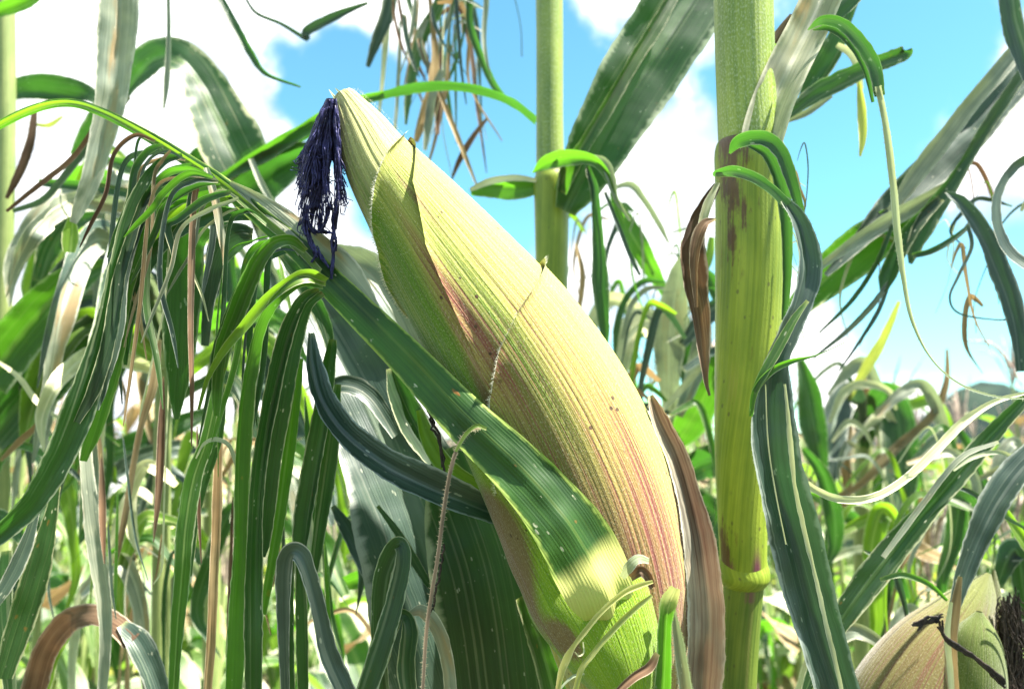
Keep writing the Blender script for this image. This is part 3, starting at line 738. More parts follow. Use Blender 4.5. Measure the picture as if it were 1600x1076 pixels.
DL = leaf(A, 'blue', [(1225, 312, 12, .326), (1248, 345, 22, .324), (1262, 390, 30, .322), (1264, 430, 34, .32), (1252, 475, 32, .318), (1232, 520, 34, .316), (1214, 560, 38, .315), (1206, 600, 54, .315), (1204, 660, 66, .315), (1212, 730, 70, .315), (1232, 810, 72, .315), (1255, 900, 74, .314), (1280, 990, 72, .312), (1312, 1095, 70, .31)], roll=(30, 12), nc=11, fold=.3, wav=.04, hair=250, label='long drooping dark leaf strip with pale torn veins')
leaf(DL, 'green', [(1262, 470, 6, .313), (1240, 500, 12, .311), (1215, 545, 16, .309), (1192, 585, 14, .308), (1178, 612, 8, .309)], name='curled_edge', fold=.5)
leaf(DL, 'green', [(1320, 535, 1.5, .305), (1275, 555, 2.5, .305), (1235, 565, 8, .307), (1205, 580, 10, .308), (1180, 610, 9, .309), (1173, 650, 5, .31)], name='curled_edge', fold=.5)
leaf(DL, 'pale', [(1226, 600, 4, .3085), (1234, 680, 6, .308), (1242, 760, 6, .308), (1262, 850, 7, .307), (1288, 960, 7, .306), (1318, 1090, 6, .304)], name='torn_vein', fold=.3, jag=.3)
leaf(DL, 'pale', [(1196, 600, 1.6, .3095), (1200, 690, 2, .309), (1212, 770, 2, .309), (1228, 850, 2, .3085)], name='torn_vein', fold=.3)
leaf(A, 'brown', [(1120, 290, 12, .372), (1100, 320, 20, .37), (1085, 350, 26, .368), (1076, 390, 32, .366), (1082, 440, 26, .366), (1092, 490, 20, .366), (1098, 550, 14, .366), (1102, 595, 6, .366), (1108, 618, 3, .366)], roll=(20, 40), name='dry_sheath', fold=.6, wav=.1, label='dry brown shrivelled sheath tip by the joint')
leaf(A, 'brown', [(1118, 342, 3, .365), (1100, 350, 14, .363), (1088, 378, 18, .362), (1084, 420, 12, .362), (1088, 480, 5, .362)], name='dry_sheath', fold=.5, wav=.1)
leaf(A, 'pale', [(1122, 285, 6, .368), (1106, 318, 14, .366), (1098, 345, 16, .365), (1092, 366, 5, .364)], name='dry_sheath', fold=.4)
leaf(A, 'brown', [(1196, 80, 4, .40), (1212, 62, 14, .40), (1224, 42, 12, .40), (1236, 22, 4, .40)], name='dry_sheath', fold=.6, wav=.4)
leaf(A, 'lime', [(1192, 80, 6, .395), (1212, 74, 12, .392), (1234, 72, 5, .39)], name='dry_sheath', fold=.6)
leaf(A, 'pale', [(1246, 742, 8, .335), (1275, 765, 11, .335), (1315, 780, 12, .337), (1365, 776, 12, .34), (1415, 748, 12, .345), (1460, 705, 12, .35), (1510, 655, 12, .355), (1560, 625, 8, .36), (1620, 610, 4, .365)], fold=.4)

DZ[0] = 0
# ------------------------------------------------------------------ thinner stalk behind
B = thing('corn_plant', 'maize plant with the slimmer stalk and broad dark leaf rising behind the big ear', 'corn plant', base(868, .62))
DB = .62
px_tube('stalk', 'stalk_top', [(858, -420, 20), (858, -60, 21), (859, 60, 21), (859, 180, 21), (860, 270, 22), (861, 300, 20)], DB, B, 32, tint=lambda t, u: (.5 * math.exp(-((u - .2) / .05) ** 2 - ((t - .82) / .1) ** 2), 0, 0))
px_tube('sheath', 'stalk', [(861, 268, 24), (862, 285, 28), (862, 330, 27), (862, 440, 25), (862, 600, 24), (864, 800, 22), (866, 1090, 20)], DB - .001, B, 32, tint=lambda t, u: (math.exp(-(t / .03) ** 2) * .9, 0, 0), down=0)
leaf(B, 'dark', [(882, 330, 34, .60), (905, 285, 70, .592), (935, 225, 96, .59), (975, 155, 112, .592), (1020, 85, 120, .596), (1065, 15, 124, .602), (1110, -60, 120, .61), (1160, -150, 100, .62)], roll=(-10, 12), rib=1, nc=13, fold=.22, wav=.04, label='broad dark green leaf with a pale midrib')
leaf(B, 'green', [(876, 300, 20, .594), (892, 262, 30, .586), (915, 225, 26, .583), (945, 175, 22, .583), (985, 105, 20, .586), (1025, 40, 18, .592), (1060, -20, 14, .60)], name='midrib', fold=.4)
leaf(B, 'green', [(832, 270, 2, .595), (855, 254, 20, .585), (890, 246, 22, .575), (925, 250, 16, .57), (945, 268, 12, .568), (958, 300, 8, .568), (975, 340, 4, .57)], fold=.5)
leaf(B, 'grey', [(925, 245, 8, .575), (945, 255, 14, .57), (956, 280, 13, .568), (962, 310, 8, .568), (985, 345, 4, .57)], fold=.5)
leaf(B, 'dark', [(918, 260, 8, .585), (930, 300, 16, .58), (935, 380, 18, .58), (938, 450, 22, .58), (944, 510, 18, .58), (948, 545, 4, .58)], fold=.4)
leaf(B, 'blue', [(945, 300, 5, .58), (965, 350, 8, .58), (985, 400, 8, .58), (1000, 430, 4, .58)], fold=.4)
leaf(B, 'green', [(838, 292, 18, .62), (805, 296, 26, .63), (770, 296, 22, .64), (735, 300, 10, .65)], fold=.3, roll=(30, 30))
leaf(B, 'pale', [(838, 282, 8, .61), (805, 278, 12, .615), (765, 284, 12, .62), (735, 296, 6, .63)], fold=.5)
leaf(B, 'dark', [(838, 188, 14, .64), (800, 160, 14, .645), (755, 142, 14, .65), (705, 134, 14, .655), (655, 136, 16, .66), (610, 146, 16, .665), (565, 158, 14, .67), (520, 178, 18, .675), (470, 210, 20, .68), (420, 240, 20, .685), (370, 266, 16, .69), (320, 290, 10, .70)], fold=.5, roll=(50, 10), label='narrow leaf arching left across the sky')
leaf(B, 'green', [(600, 148, 12, .662), (560, 158, 14, .666), (520, 176, 18, .67), (470, 206, 22, .675), (420, 236, 22, .68), (365, 268, 18, .686), (315, 300, 8, .69)], fold=.4)
leaf(B, 'dark', [(500, 232, 20, .685), (460, 246, 50, .69), (420, 270, 66, .695), (390, 296, 60, .70), (360, 318, 30, .705)], nc=11, fold=.3, wav=.1)
leaf(B, 'grey', [(392, 248, 8, .672), (405, 280, 9, .67), (425, 315, 9, .67), (445, 350, 8, .67)], fold=.4)
# drooping scraps of its broken top
for mt, pts, dd in (('dark', [(705, -40, 16), (680, 20, 20), (660, 55, 20), (648, 100, 18), (638, 150, 12), (634, 195, 4)], .75), ('blue', [(725, -40, 10), (705, 20, 9), (690, 60, 7), (682, 100, 3)], .75), ('tan', [(668, -40, 6), (676, 40, 8), (680, 90, 12), (676, 140, 18), (660, 190, 14), (650, 222, 8)], .74),
                    ('brown', [(655, 60, 8), (668, 100, 10), (682, 150, 12), (684, 210, 6)], .745), ('grey', [(690, 110, 8), (676, 150, 14), (670, 190, 14), (664, 235, 6)], .738), ('tan', [(685, 140, 5), (705, 190, 8), (725, 240, 8), (745, 290, 3)], .74), ('brown', [(762, 184, 4), (738, 215, 9), (718, 250, 9), (706, 280, 3)], .75),
                    ('dark', [(738, -40, 10), (734, 30, 12), (748, 80, 12), (770, 130, 12), (788, 150, 4)], .72), ('blue', [(612, -40, 20), (605, 20, 24), (590, 60, 18), (575, 105, 7)], .8), ('dark', [(630, -30, 10), (640, 10, 9), (650, 45, 4)], .75), ('grey', [(668, 30, 5), (655, 60, 9), (662, 90, 9), (672, 110, 5)], .745),
                    ('blue', [(575, 5, 4), (530, 22, 12), (480, 48, 14), (478, 60, 8), (440, 38, 6), (400, 20, 5), (380, -10, 4)], .72)):
    leaf(B, mt, pts, (dd, dd), name='dry_leaf', fold=.5, wav=.1)


rng = random.Random(19)
for k in range(16):
    x = rng.uniform(610, 760); y = rng.uniform(-40, 60); l = rng.uniform(80, 260); sw = rng.uniform(-60, 60); dd = rng.uniform(.7, .85)
    leaf(B, rng.choice(('tan', 'brown', 'grey', 'blue', 'dark')), [(x, y, 3, dd), (x + sw * .1, y + l * .3, rng.uniform(3, 8), dd), (x + sw * .5, y + l * .7, rng.uniform(3, 9), dd), (x + sw, y + l, 1.5, dd)], name='dry_leaf', fold=.4)
for k in range(9):
    x = rng.uniform(1280, 1600); y = rng.uniform(380, 520); l = rng.uniform(80, 200); sw = rng.uniform(-90, 60); dd = rng.uniform(.55, .8)
    leaf(B, rng.choice(('tan', 'grey', 'blue', 'pale')), [(x, y, 2, dd), (x + sw * .1, y + l * .3, rng.uniform(2, 6), dd), (x + sw * .5, y + l * .7, rng.uniform(2, 6), dd), (x + sw, y + l, 1.2, dd)], name='dry_leaf', fold=.4) if 0 else None
# ------------------------------------------------------------------ plant at the left edge
C = thing('corn_plant', 'maize plant whose blurred grey-green stalk stands at the left edge of the view', 'corn plant', base(8, .8))
px_tube('stalk', 'stalk_far', [(6, -420, 14), (8, -40, 14), (10, 200, 13), (6, 460, 12), (2, 700, 12), (0, 1090, 11)], .8, C, 20, down=0)
leaf(C, 'grey', [(190, -120, 54), (188, -40, 58), (184, 40, 56), (178, 100, 50), (172, 160, 44), (158, 220, 34), (142, 280, 28), (126, 320, 22), (114, 348, 10)], (.5, .5), fold=.35, nc=11, wav=.08, label='bleached grey leaf hanging from above')
leaf(C, 'lime', [(112, 340, 10), (110, 370, 24), (108, 394, 16)], (.5, .5), fold=.3)
leaf(C, 'dark', [(120, 250, 20, .74), (160, 190, 34, .73), (200, 130, 44, .72), (240, 92, 48, .71), (280, 92, 56, .70), (315, 130, 66, .70), (340, 180, 84, .70), (365, 235, 96, .70), (395, 295, 70, .71), (420, 350, 20, .72)], roll=(55, 0), rib=1, nc=13, fold=.25, label='broad leaf arching over like a hoop')
leaf(C, 'dark', [(-20, 155, 26, .85), (40, 140, 32, .85), (90, 142, 34, .85), (140, 152, 22, .85), (165, 175, 6, .85)], fold=.4, roll=(40, 40))
leaf(C, 'yellow', [(45, 192, 3, .8), (75, 196, 7, .8), (98, 182, 3, .8)], fold=.4)
leaf(C, 'dark', [(60, 440, 14, .78), (78, 385, 34, .78), (110, 345, 34, .78), (160, 336, 20, .78), (200, 350, 6, .78)], fold=.4)
leaf(C, 'green', [(-20, 600, 60, .68), (20, 540, 70, .68), (70, 480, 64, .68), (120, 435, 46, .69), (165, 410, 14, .7)], rib=1, nc=11, fold=.3)
leaf(C, 'dark', [(-20, 690, 70, .72), (40, 620, 80, .72), (100, 560, 70, .72), (150, 500, 30, .73)], rib=1, nc=11, fold=.3)
leaf(C, 'blue', [(200, 150, 10, .6), (160, 200, 12, .6), (120, 250, 12, .6), (70, 310, 10, .6), (20, 330, 6, .6)], fold=.4)
leaf(C, 'brown', [(55, 165, 6, .62), (48, 220, 12, .62), (30, 270, 12, .62), (10, 310, 5, .62)], fold=.4)
leaf(C, 'brown', [(160, 170, 5, .5), (140, 210, 7, .5), (110, 250, 8, .5), (60, 290, 7, .5), (10, 330, 4, .5)], fold=.4)
leaf(C, 'dark', [(60, 285, 10, .66), (130, 290, 18, .66), (200, 302, 14, .66), (240, 315, 5, .66)], fold=.4)
leaf(C, 'dark', [(160, 250, 8, .66), (200, 262, 22, .66), (235, 275, 6, .66)], fold=.4)
leaf(C, 'green', [(80, -30, 14, .7), (40, 0, 26, .7), (-10, 20, 20, .7)], fold=.4)
leaf(C, 'grey', [(262, -40, 5, .6), (264, 60, 7, .6), (260, 130, 9, .6), (256, 170, 4, .6)], fold=.4, name='dry_leaf')
leaf(C, 'dark', [(335, -20, 10, .62), (360, 30, 15, .62), (390, 80, 12, .62), (415, 115, 7, .62), (470, 136, 3, .62)], fold=.4, name='dry_leaf')
leaf(C, 'pale', [(-10, 560, 4, .6), (30, 590, 8, .6), (60, 630, 8, .6), (95, 655, 4, .6)], fold=.4, name='dry_leaf')
leaf(C, 'tan', [(0, 720, 5, .6), (30, 690, 10, .6), (60, 660, 8, .6), (75, 610, 4, .6)], fold=.4, name='dry_leaf')

# ------------------------------------------------------------------ low plant in the lower left corner
E = thing('corn_plant', 'tattered low maize plant with folded dark green leaf strips below the long leaf', 'corn plant', base(430, .42))
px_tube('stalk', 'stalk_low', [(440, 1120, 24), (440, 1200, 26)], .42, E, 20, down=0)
for mt, pts, d, rb in (
        ('blue', [(446, 1090, 12), (443, 960, 20), (444, 892, 24), (450, 866, 25), (464, 862, 28), (478, 882, 27), (498, 950, 26), (515, 1020, 28), (545, 1090, 28)], (.345, .335), 0),
        ('dark', [(452, 1090, 18), (450, 1000, 20), (450, 920, 20), (454, 872, 12)], (.352, .352), 0), ('dark', [(474, 1090, 16), (472, 1000, 18), (470, 930, 16), (466, 880, 8)], (.356, .354), 0),
        ('dark', [(600, 1090, 20), (592, 1000, 24), (596, 910, 26), (612, 862, 26), (626, 850, 22), (630, 880, 24), (616, 940, 30), (596, 1010, 34), (570, 1090, 34)], (.36, .34), 0),
        ('dark', [(580, 1090, 22), (596, 1010, 30), (614, 970, 28), (632, 962, 18), (640, 985, 26), (636, 1040, 30), (640, 1090, 30)], (.375, .36), 0),
        ('grey', [(636, 960, 6), (660, 955, 20), (685, 985, 22), (700, 1040, 20), (705, 1090, 18)], (.37, .37), 0),
        ('green', [(342, 540, 8), (336, 620, 18), (322, 690, 22), (302, 750, 24), (290, 820, 24), (284, 900, 22), (276, 990, 22), (270, 1090, 20)], (.38, .372), 1),
        ('dark', [(350, 600, 8), (340, 680, 16), (322, 740, 16), (306, 800, 14), (300, 860, 10), (298, 900, 4)], (.385, .385), 0),
        ('tan', [(344, 580, 6), (342, 660, 14), (340, 740, 16), (338, 820, 15), (334, 900, 15), (330, 1000, 14), (324, 1090, 12)], (.40, .40), 0),
        ('pale', [(306, 716, 2), (318, 694, 4), (336, 686, 6), (356, 694, 6), (366, 715, 6), (375, 745, 5), (385, 750, 2)], (.37, .365), 0),
        ('dark', [(88, 760, 14), (72, 840, 30), (52, 910, 38), (30, 980, 36), (5, 1060, 24)], (.42, .42), 0), ('blue', [(60, 790, 8), (40, 850, 22), (15, 905, 24), (-20, 960, 16)], (.41, .40), 0), ('dark', [(10, 860, 16), (6, 950, 22), (12, 1030, 20), (16, 1090, 18)], (.43, .43), 0),
        ('grey', [(132, 600, 8), (132, 680, 20), (138, 760, 22), (150, 850, 24), (163, 940, 20), (165, 1000, 16), (160, 1090, 14)], (.46, .45), 0),
        ('tan', [(248, 530, 8), (240, 600, 12), (222, 660, 9), (206, 740, 9), (195, 810, 9), (180, 880, 8)], (.5, .5), 0), ('lime', [(250, 570, 4), (232, 620, 14), (220, 670, 6)], (.51, .51), 0),
        ('tan', [(150, 650, 5), (158, 720, 8), (160, 800, 7), (156, 880, 4)], (.48, .48), 0),
        ('brown', [(50, 1090, 36), (70, 1020, 44), (105, 972, 38), (145, 960, 30), (182, 975, 30), (208, 1000, 34)], (.5, .47), 0), ('blue', [(190, 975, 16), (215, 1000, 34), (238, 1045, 38), (255, 1095, 34)], (.475, .46), 0), ('lime', [(60, 1090, 30), (82, 1020, 26), (110, 985, 10)], (.51, .51), 0),
        ('pale', [(266, 540, 1.5), (262, 640, 2.5), (258, 740, 2.5), (255, 840, 3), (252, 890, 3), (240, 912, 2)], (.40, .40), 0),
        ('dark', [(590, 790, 6), (620, 830, 12), (650, 880, 14), (680, 930, 6)], (.42, .42), 0), ('blue', [(520, 790, 8), (545, 830, 26), (570, 880, 28), (590, 930, 10)], (.46, .46), 0)):
    leaf(E, mt, pts, d, rib=rb, fold=.18, roll=(12, -12))

# ------------------------------------------------------------------ plant behind the ear with the broad blade
D = thing('corn_plant', 'maize plant with very broad white-ribbed dark leaves hanging behind the big ear', 'corn plant', base(770, .5))
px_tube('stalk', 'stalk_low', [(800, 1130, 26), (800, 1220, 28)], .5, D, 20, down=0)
BLF = leaf(D, 'blue', [(432, 376, 14, .50), (465, 425, 40, .49), (505, 500, 84, .48), (545, 570, 110, .47), (590, 660, 140, .46), (635, 760, 180, .45), (680, 880, 230, .445), (720, 990, 270, .445), (755, 1110, 290, .45)], rib=1, nc=15, fold=.18, wav=.03, label='broad blade with a white midrib running down behind the ear')
leaf(D, 'dark', [(700, 700, 60, .425), (735, 790, 150, .42), (765, 880, 190, .415), (785, 980, 200, .415), (800, 1100, 200, .42)], nc=13, fold=.1, wav=.03, jag=.02, label='dark flecked blade under the sheath')
leaf(D, 'grey', [(520, 395, 30, .44), (570, 425, 70, .435), (610, 475, 86, .43), (640, 535, 70, .43), (660, 590, 30, .43)], fold=.15, nc=9, wav=.08, rib=1, label='thin pale grey blade between silk and ear')
leaf(D, 'dark', [(438, 395, 10, .42), (462, 425, 20, .42), (490, 470, 24, .42), (508, 510, 20, .42), (520, 560, 10, .42)], fold=.4)
leaf(D, 'blue', [(486, 520, 10, .352), (490, 570, 26, .348), (506, 625, 34, .343), (540, 675, 40, .338), (590, 716, 44, .335), (650, 748, 48, .334), (710, 774, 48, .336), (775, 800, 36, .345)], roll=(20, 5), nc=9, fold=.4, wav=.02, label='curved dark leaf sweeping under the ear')
leaf(D, 'lime', [(655, 640, 10, .36), (672, 690, 28, .358), (705, 735, 36, .356), (745, 760, 30, .356), (780, 775, 20, .358)], fold=.4)
leaf(D, 'dark', [(610, 575, 14, .40), (625, 620, 34, .40), (650, 670, 44, .40), (680, 720, 30, .40)], fold=.3)
leaf(D, 'blue', [(500, 610, 10, .41), (540, 600, 34, .41), (580, 620, 34, .41), (620, 680, 20, .41)], fold=.3)
leaf(D, 'green', [(820, 930, 30, .40), (845, 1000, 40, .40), (870, 1090, 44, .40)], fold=.3)

# ------------------------------------------------------------------ right-hand plants
Fp = thing('corn_plant', 'maize plant with grey-blue shredded leaf slanting down from the upper right corner', 'corn plant', base(1720, .62))
px_tube('stalk', 'stalk_far', [(1720, -300, 20), (1720, 300, 20), (1722, 900, 20)], .62, Fp, 20, down=0)
for mt, pts, d, rb, rl in (
        ('blue', [(1700, 20, 40), (1610, 100, 56), (1540, 180, 60), (1470, 250, 56), (1400, 320, 44), (1340, 380, 26), (1290, 430, 8)], (.60, .585), 0, (0, 0)),
        ('green', [(1420, 330, 40), (1380, 362, 64), (1330, 400, 70), (1280, 445, 56), (1235, 490, 30), (1200, 530, 6)], (.592, .60), 1, (0, 0)),
        ('grey', [(1640, 20, 20), (1560, 110, 22), (1500, 180, 24), (1440, 260, 24), (1390, 330, 14)], (.575, .575), 0, (30, 30)),
        ('grey', [(1480, 290, 14), (1420, 325, 26), (1370, 355, 22), (1310, 395, 16), (1265, 430, 8)], (.57, .57), 0, (20, 20)),
        ('dark', [(1600, 110, 18), (1540, 200, 22), (1490, 280, 24), (1450, 340, 28), (1430, 380, 22), (1422, 412, 5)], (.565, .56), 0, (20, 30)),
        ('dark', [(1470, 310, 12), (1430, 350, 20), (1405, 390, 24), (1388, 430, 26), (1380, 455, 10)], (.56, .56), 0, (0, 0)),
        ('blue', [(1390, 440, 6), (1360, 480, 9), (1320, 520, 7), (1270, 560, 3)], (.56, .56), 0, (0, 0)), ('blue', [(1388, 446, 5), (1370, 490, 6), (1335, 545, 4), (1310, 580, 2)], (.56, .56), 0, (0, 0)), ('dark', [(1395, 350, 6), (1370, 410, 8), (1330, 470, 7), (1280, 520, 3)], (.57, .57), 0, (0, 0)),
        ('blue', [(1478, 300, 5), (1505, 320, 20), (1540, 370, 28), (1570, 440, 30), (1590, 510, 24), (1598, 580, 18)], (.52, .50), 0, (30, 10)),
        ('dark', [(1425, 400, 8), (1460, 390, 10), (1500, 365, 8), (1520, 345, 4)], (.55, .55), 0, (0, 0)), ('blue', [(1512, 350, 5), (1518, 385, 6), (1498, 430, 5), (1484, 465, 4), (1500, 490, 3), (1560, 500, 3), (1580, 496, 6)], (.53, .52), 0, (0, 0)),
        ('blue', [(1570, -40, 22), (1580, 30, 26), (1594, 80, 24), (1604, 125, 12)], (.5, .5), 0, (20, 20)),
        ('blue', [(1640, 235, 20), (1590, 258, 16), (1560, 300, 14), (1558, 350, 16), (1580, 395, 18), (1620, 425, 16)], (.48, .46), 0, (30, 30))):
    leaf(Fp, mt, pts, d, roll=rl, rib=rb, fold=.4, wav=.08)
leaf(A, 'dark', [(1225, 185, 14, .50), (1270, 150, 30, .50), (1320, 122, 32, .50), (1370, 100, 30, .505), (1412, 84, 22, .51), (1416, 78, 14, .51)], fold=.3, wav=.1, jag=.12, label='dark leaf stub with a ragged end')
leaf(A, 'dark', [(1250, 160, 10, .56), (1275, 120, 30, .56), (1300, 80, 30, .56), (1320, 30, 24, .56), (1345, -30, 16, .56)], fold=.4)
leaf(A, 'dark', [(1290, 40, 16, .47), (1325, 5, 26, .47), (1370, -40, 26, .47)], fold=.4)
leaf(A, 'yellow', [(1342, 128, 5, .54), (1346, 170, 13, .54), (1348, 210, 12, .54), (1344, 245, 3, .54)], fold=.5, name='dry_leaf')
leaf(A, 'pale', [(1308, 70, 8, .55), (1335, 90, 14, .55), (1345, 140, 8, .55)], fold=.4, name='dry_leaf')
leaf(A, 'grey', [(1230, 190, 5, .53), (1262, 175, 12, .53), (1300, 150, 6, .53)], fold=.4, name='dry_leaf')

G2 = thing('corn_plant', 'maize plant in the lower right corner with tall narrow leaves over the second ear', 'corn plant', base(1500, .5))
px_tube('stalk', 'stalk_low', [(1490, 1130, 24), (1490, 1220, 25)], .5, G2, 20, down=0)
for mt, pts, d, rb in (
        ('dark', [(1660, 560, 16), (1600, 625, 20), (1540, 690, 26), (1480, 760, 32), (1420, 830, 38), (1360, 905, 42), (1310, 975, 36), (1275, 1040, 22), (1255, 1090, 12)], (.46, .44), 1),
        ('grey', [(1560, 690, 5), (1500, 716, 8), (1440, 790, 9), (1380, 870, 6)], (.43, .43), 0),
        ('blue', [(1660, 670, 30), (1600, 722, 38), (1560, 775, 40), (1528, 840, 38), (1505, 900, 28), (1492, 945, 18)], (.44, .43), 0),
        ('tan', [(1500, 900, 6), (1492, 950, 16), (1486, 1000, 20), (1488, 1050, 20), (1492, 1095, 18)], (.425, .42), 0),
        ('pale', [(1486, 940, 5), (1480, 990, 9), (1484, 1040, 9), (1488, 1095, 8)], (.42, .418), 0),
        ('green', [(1375, 905, 6), (1410, 898, 9), (1450, 912, 9), (1480, 938, 5)], (.43, .43), 0),
        ('pale', [(1490, 735, 3), (1520, 715, 6), (1560, 706, 6), (1590, 718, 4)], (.45, .45), 0), ('blue', [(1488, 760, 3), (1520, 770, 7), (1560, 800, 7), (1610, 830, 4)], (.47, .47), 0),
        ('lime', [(1560, 780, 6), (1590, 830, 18), (1625, 880, 20)], (.5, .5), 0),
        ('grey', [(1250, 1090, 20), (1280, 1020, 28), (1330, 985, 24), (1385, 1010, 12), (1395, 1030, 4)], (.55, .52), 0),
        ('blue', [(1350, 860, 4), (1390, 880, 10), (1410, 930, 8), (1420, 980, 3)], (.52, .52), 0),
        ('dark', [(1580, 985, 8), (1600, 975, 14), (1640, 960, 14)], (.5, .5), 0)):
    leaf(G2, mt, pts, d, rib=rb, fold=.45)

# second ear
E2 = thing('corn_ear', 'smaller pinkish-brown corn ear poking up in the lower right corner', 'corn ear', P(1490, 1150, .47))


def small_ear(parent, prof, d, mat, flat=.8, off=0, tint=None):
    pts = [P(x, y, d - off) for x, y, w_ in prof]
    mb = MB(); tube(mb, pts, [w_ * .5 * d / F for x, y, w_ in prof], 60, flat, 8, tint)
    n = len(mb.um) // 61
    for i in range(len(mb.um)): mb.um[i] = (mb.un[i][0] * 80, mb.um[i][1])
    return mb.build('husk', M[mat], parent)


small_ear(E2, [(1400, 1180, 210), (1430, 1100, 196), (1465, 1030, 160), (1500, 975, 110), (1528, 930, 60), (1545, 895, 8)], .47, 'husk_far', tint=lambda t, u: (1.0 * math.exp(-((t - .35) / .3) ** 2), .9 * math.exp(-((t - .5) / .3) ** 2 - ((u - .4) / .2) ** 2), .1))['label'] = 'pink-brown outer husk'
small_ear(E2, [(1515, 1180, 110), (1518, 1100, 106), (1522, 1040, 96), (1526, 990, 66), (1530, 955, 10)], .45, 'husk_far', .7, tint=lambda t, u: (0.1, 0, .8))['label'] = 'pale green inner husk'
small_ear(E2, [(1540, 1150, 80), (1545, 1050, 74), (1548, 970, 52), (1552, 925, 24), (1553, 890, 4)], .475, 'husk_far', .7, tint=lambda t, u: (.3, .1, .5))
mb = MB(); rng = random.Random(3)
for k in range(90):
    x0 = 1578 + rng.gauss(0, 9); S = cat([(x0, 940 + rng.gauss(0, 8)), (x0 + rng.gauss(6, 8), 985 + rng.gauss(0, 10)), (x0 + rng.gauss(10, 14), 1030 + rng.gauss(0, 10)), (x0 + rng.gauss(8, 18), 1090)], 5)
    d = .462 + rng.gauss(0, .008)
    tube(mb, [P(x + rng.gauss(0, 1.2), y, d) for x, y in S], [.0004] * len(S), 4)
mb.build('silk', M['silk_brown'], E2); mb = MB()
for k in range(7):
    S = cat([(1466 + rng.gauss(0, 3), 972 + rng.gauss(0, 5)), (1478, 996 + rng.gauss(0, 2)), (1510, 1018 + rng.gauss(0, 2)), (1545, 1045 + rng.gauss(0, 3)), (1570, 1068 + rng.gauss(0, 5))], 5)
    tube(mb, [P(x + rng.gauss(0, .8), y + rng.gauss(0, .8), .412) for x, y in S], [.0006] * len(S), 4)
for k in range(12):
    S = cat([(1430 + rng.gauss(0, 6), 978 + rng.gauss(0, 4)), (1450, 970 + rng.gauss(0, 3)), (1468 + rng.gauss(0, 3), 966 + rng.gauss(0, 3))], 5)
    tube(mb, [P(x + rng.gauss(0, .8), y + rng.gauss(0, .8), .415) for x, y in S], [.0005] * len(S), 4)
mb.build('silk', M['silk_brown'], E2)['label'] = 'dark dried silk strand lying across the ear'


# ------------------------------------------------------------------ plants just behind the left foreground
H = thing('corn_plant', 'maize plant of blurred dark leaves crossing level behind the hanging strips on the left', 'corn plant', base(330, 1.05))
px_tube('stalk', 'stalk_far', [(338, 420, 11), (336, 560, 12), (332, 760, 13), (330, 1090, 13)], 1.05, H, 16, down=0)
for mt, pts, d, rb in (
        ('dark', [(330, 640, 14), (270, 668, 34), (200, 700, 44), (130, 740, 40), (70, 800, 24), (40, 850, 6)], (1.03, .9), 1), ('blue', [(335, 700, 12), (280, 700, 30), (220, 715, 34), (160, 760, 30), (110, 830, 12)], (1.0, .85), 1),
        ('dark', [(330, 760, 10), (280, 765, 26), (220, 775, 34), (160, 800, 26), (120, 850, 8)], (1.03, .95), 1), ('dark', [(325, 800, 10), (270, 790, 24), (210, 800, 24), (150, 780, 10)], (1.0, .95), 0),
        ('blue', [(345, 620, 12), (390, 600, 40), (440, 620, 50), (480, 680, 46), (510, 760, 30), (520, 820, 8)], (1.02, .9), 1), ('green', [(340, 560, 12), (300, 500, 40), (250, 470, 50), (190, 480, 46), (140, 520, 34), (100, 590, 10)], (1.02, .95), 1),
        ('green', [(340, 520, 12), (380, 460, 34), (430, 440, 44), (480, 470, 44), (520, 540, 36), (545, 640, 12)], (1.02, .95), 1), ('pale', [(262, 390, 6), (300, 420, 18), (318, 470, 20), (325, 540, 12), (328, 580, 4)], (.9, .9), 0),
        ('pale', [(230, 420, 5), (250, 470, 14), (262, 540, 14), (268, 600, 5)], (.9, .9), 0), ('tan', [(215, 560, 6), (222, 600, 14), (228, 650, 12), (240, 700, 4)], (.95, .95), 0), ('lime', [(336, 660, 10), (350, 600, 26), (372, 560, 30), (400, 560, 22), (425, 600, 6)], (1.0, .95), 1),
        ('lime', [(345, 480, 8), (330, 440, 24), (300, 420, 30), (262, 430, 26), (230, 470, 10)], (1.0, .95), 1), ('green', [(335, 820, 12), (380, 790, 40), (440, 800, 50), (500, 850, 44), (540, 930, 14)], (1.0, .9), 1),
        ('lime', [(330, 860, 12), (280, 820, 38), (220, 830, 46), (160, 880, 40), (120, 950, 12)], (1.0, .85), 1), ('tan', [(60, 640, 6), (95, 680, 14), (120, 730, 10), (140, 800, 4)], (.9, .9), 0), ('dark', [(0, 640, 30), (40, 660, 50), (80, 720, 44), (100, 800, 14)], (.95, .9), 1)):
    leaf(H, mt, pts, d, rib=rb, fold=.3, wav=.12)
Q = thing('corn_plant', 'tall maize plant whose many silvery shredded leaves fill the sky gaps at the upper left', 'corn plant', base(250, .75))
px_tube('stalk', 'stalk_far', [(262, 330, 9), (258, 480, 12), (254, 700, 13), (250, 1090, 14)], .75, Q, 16, down=0)
rng = random.Random(8)
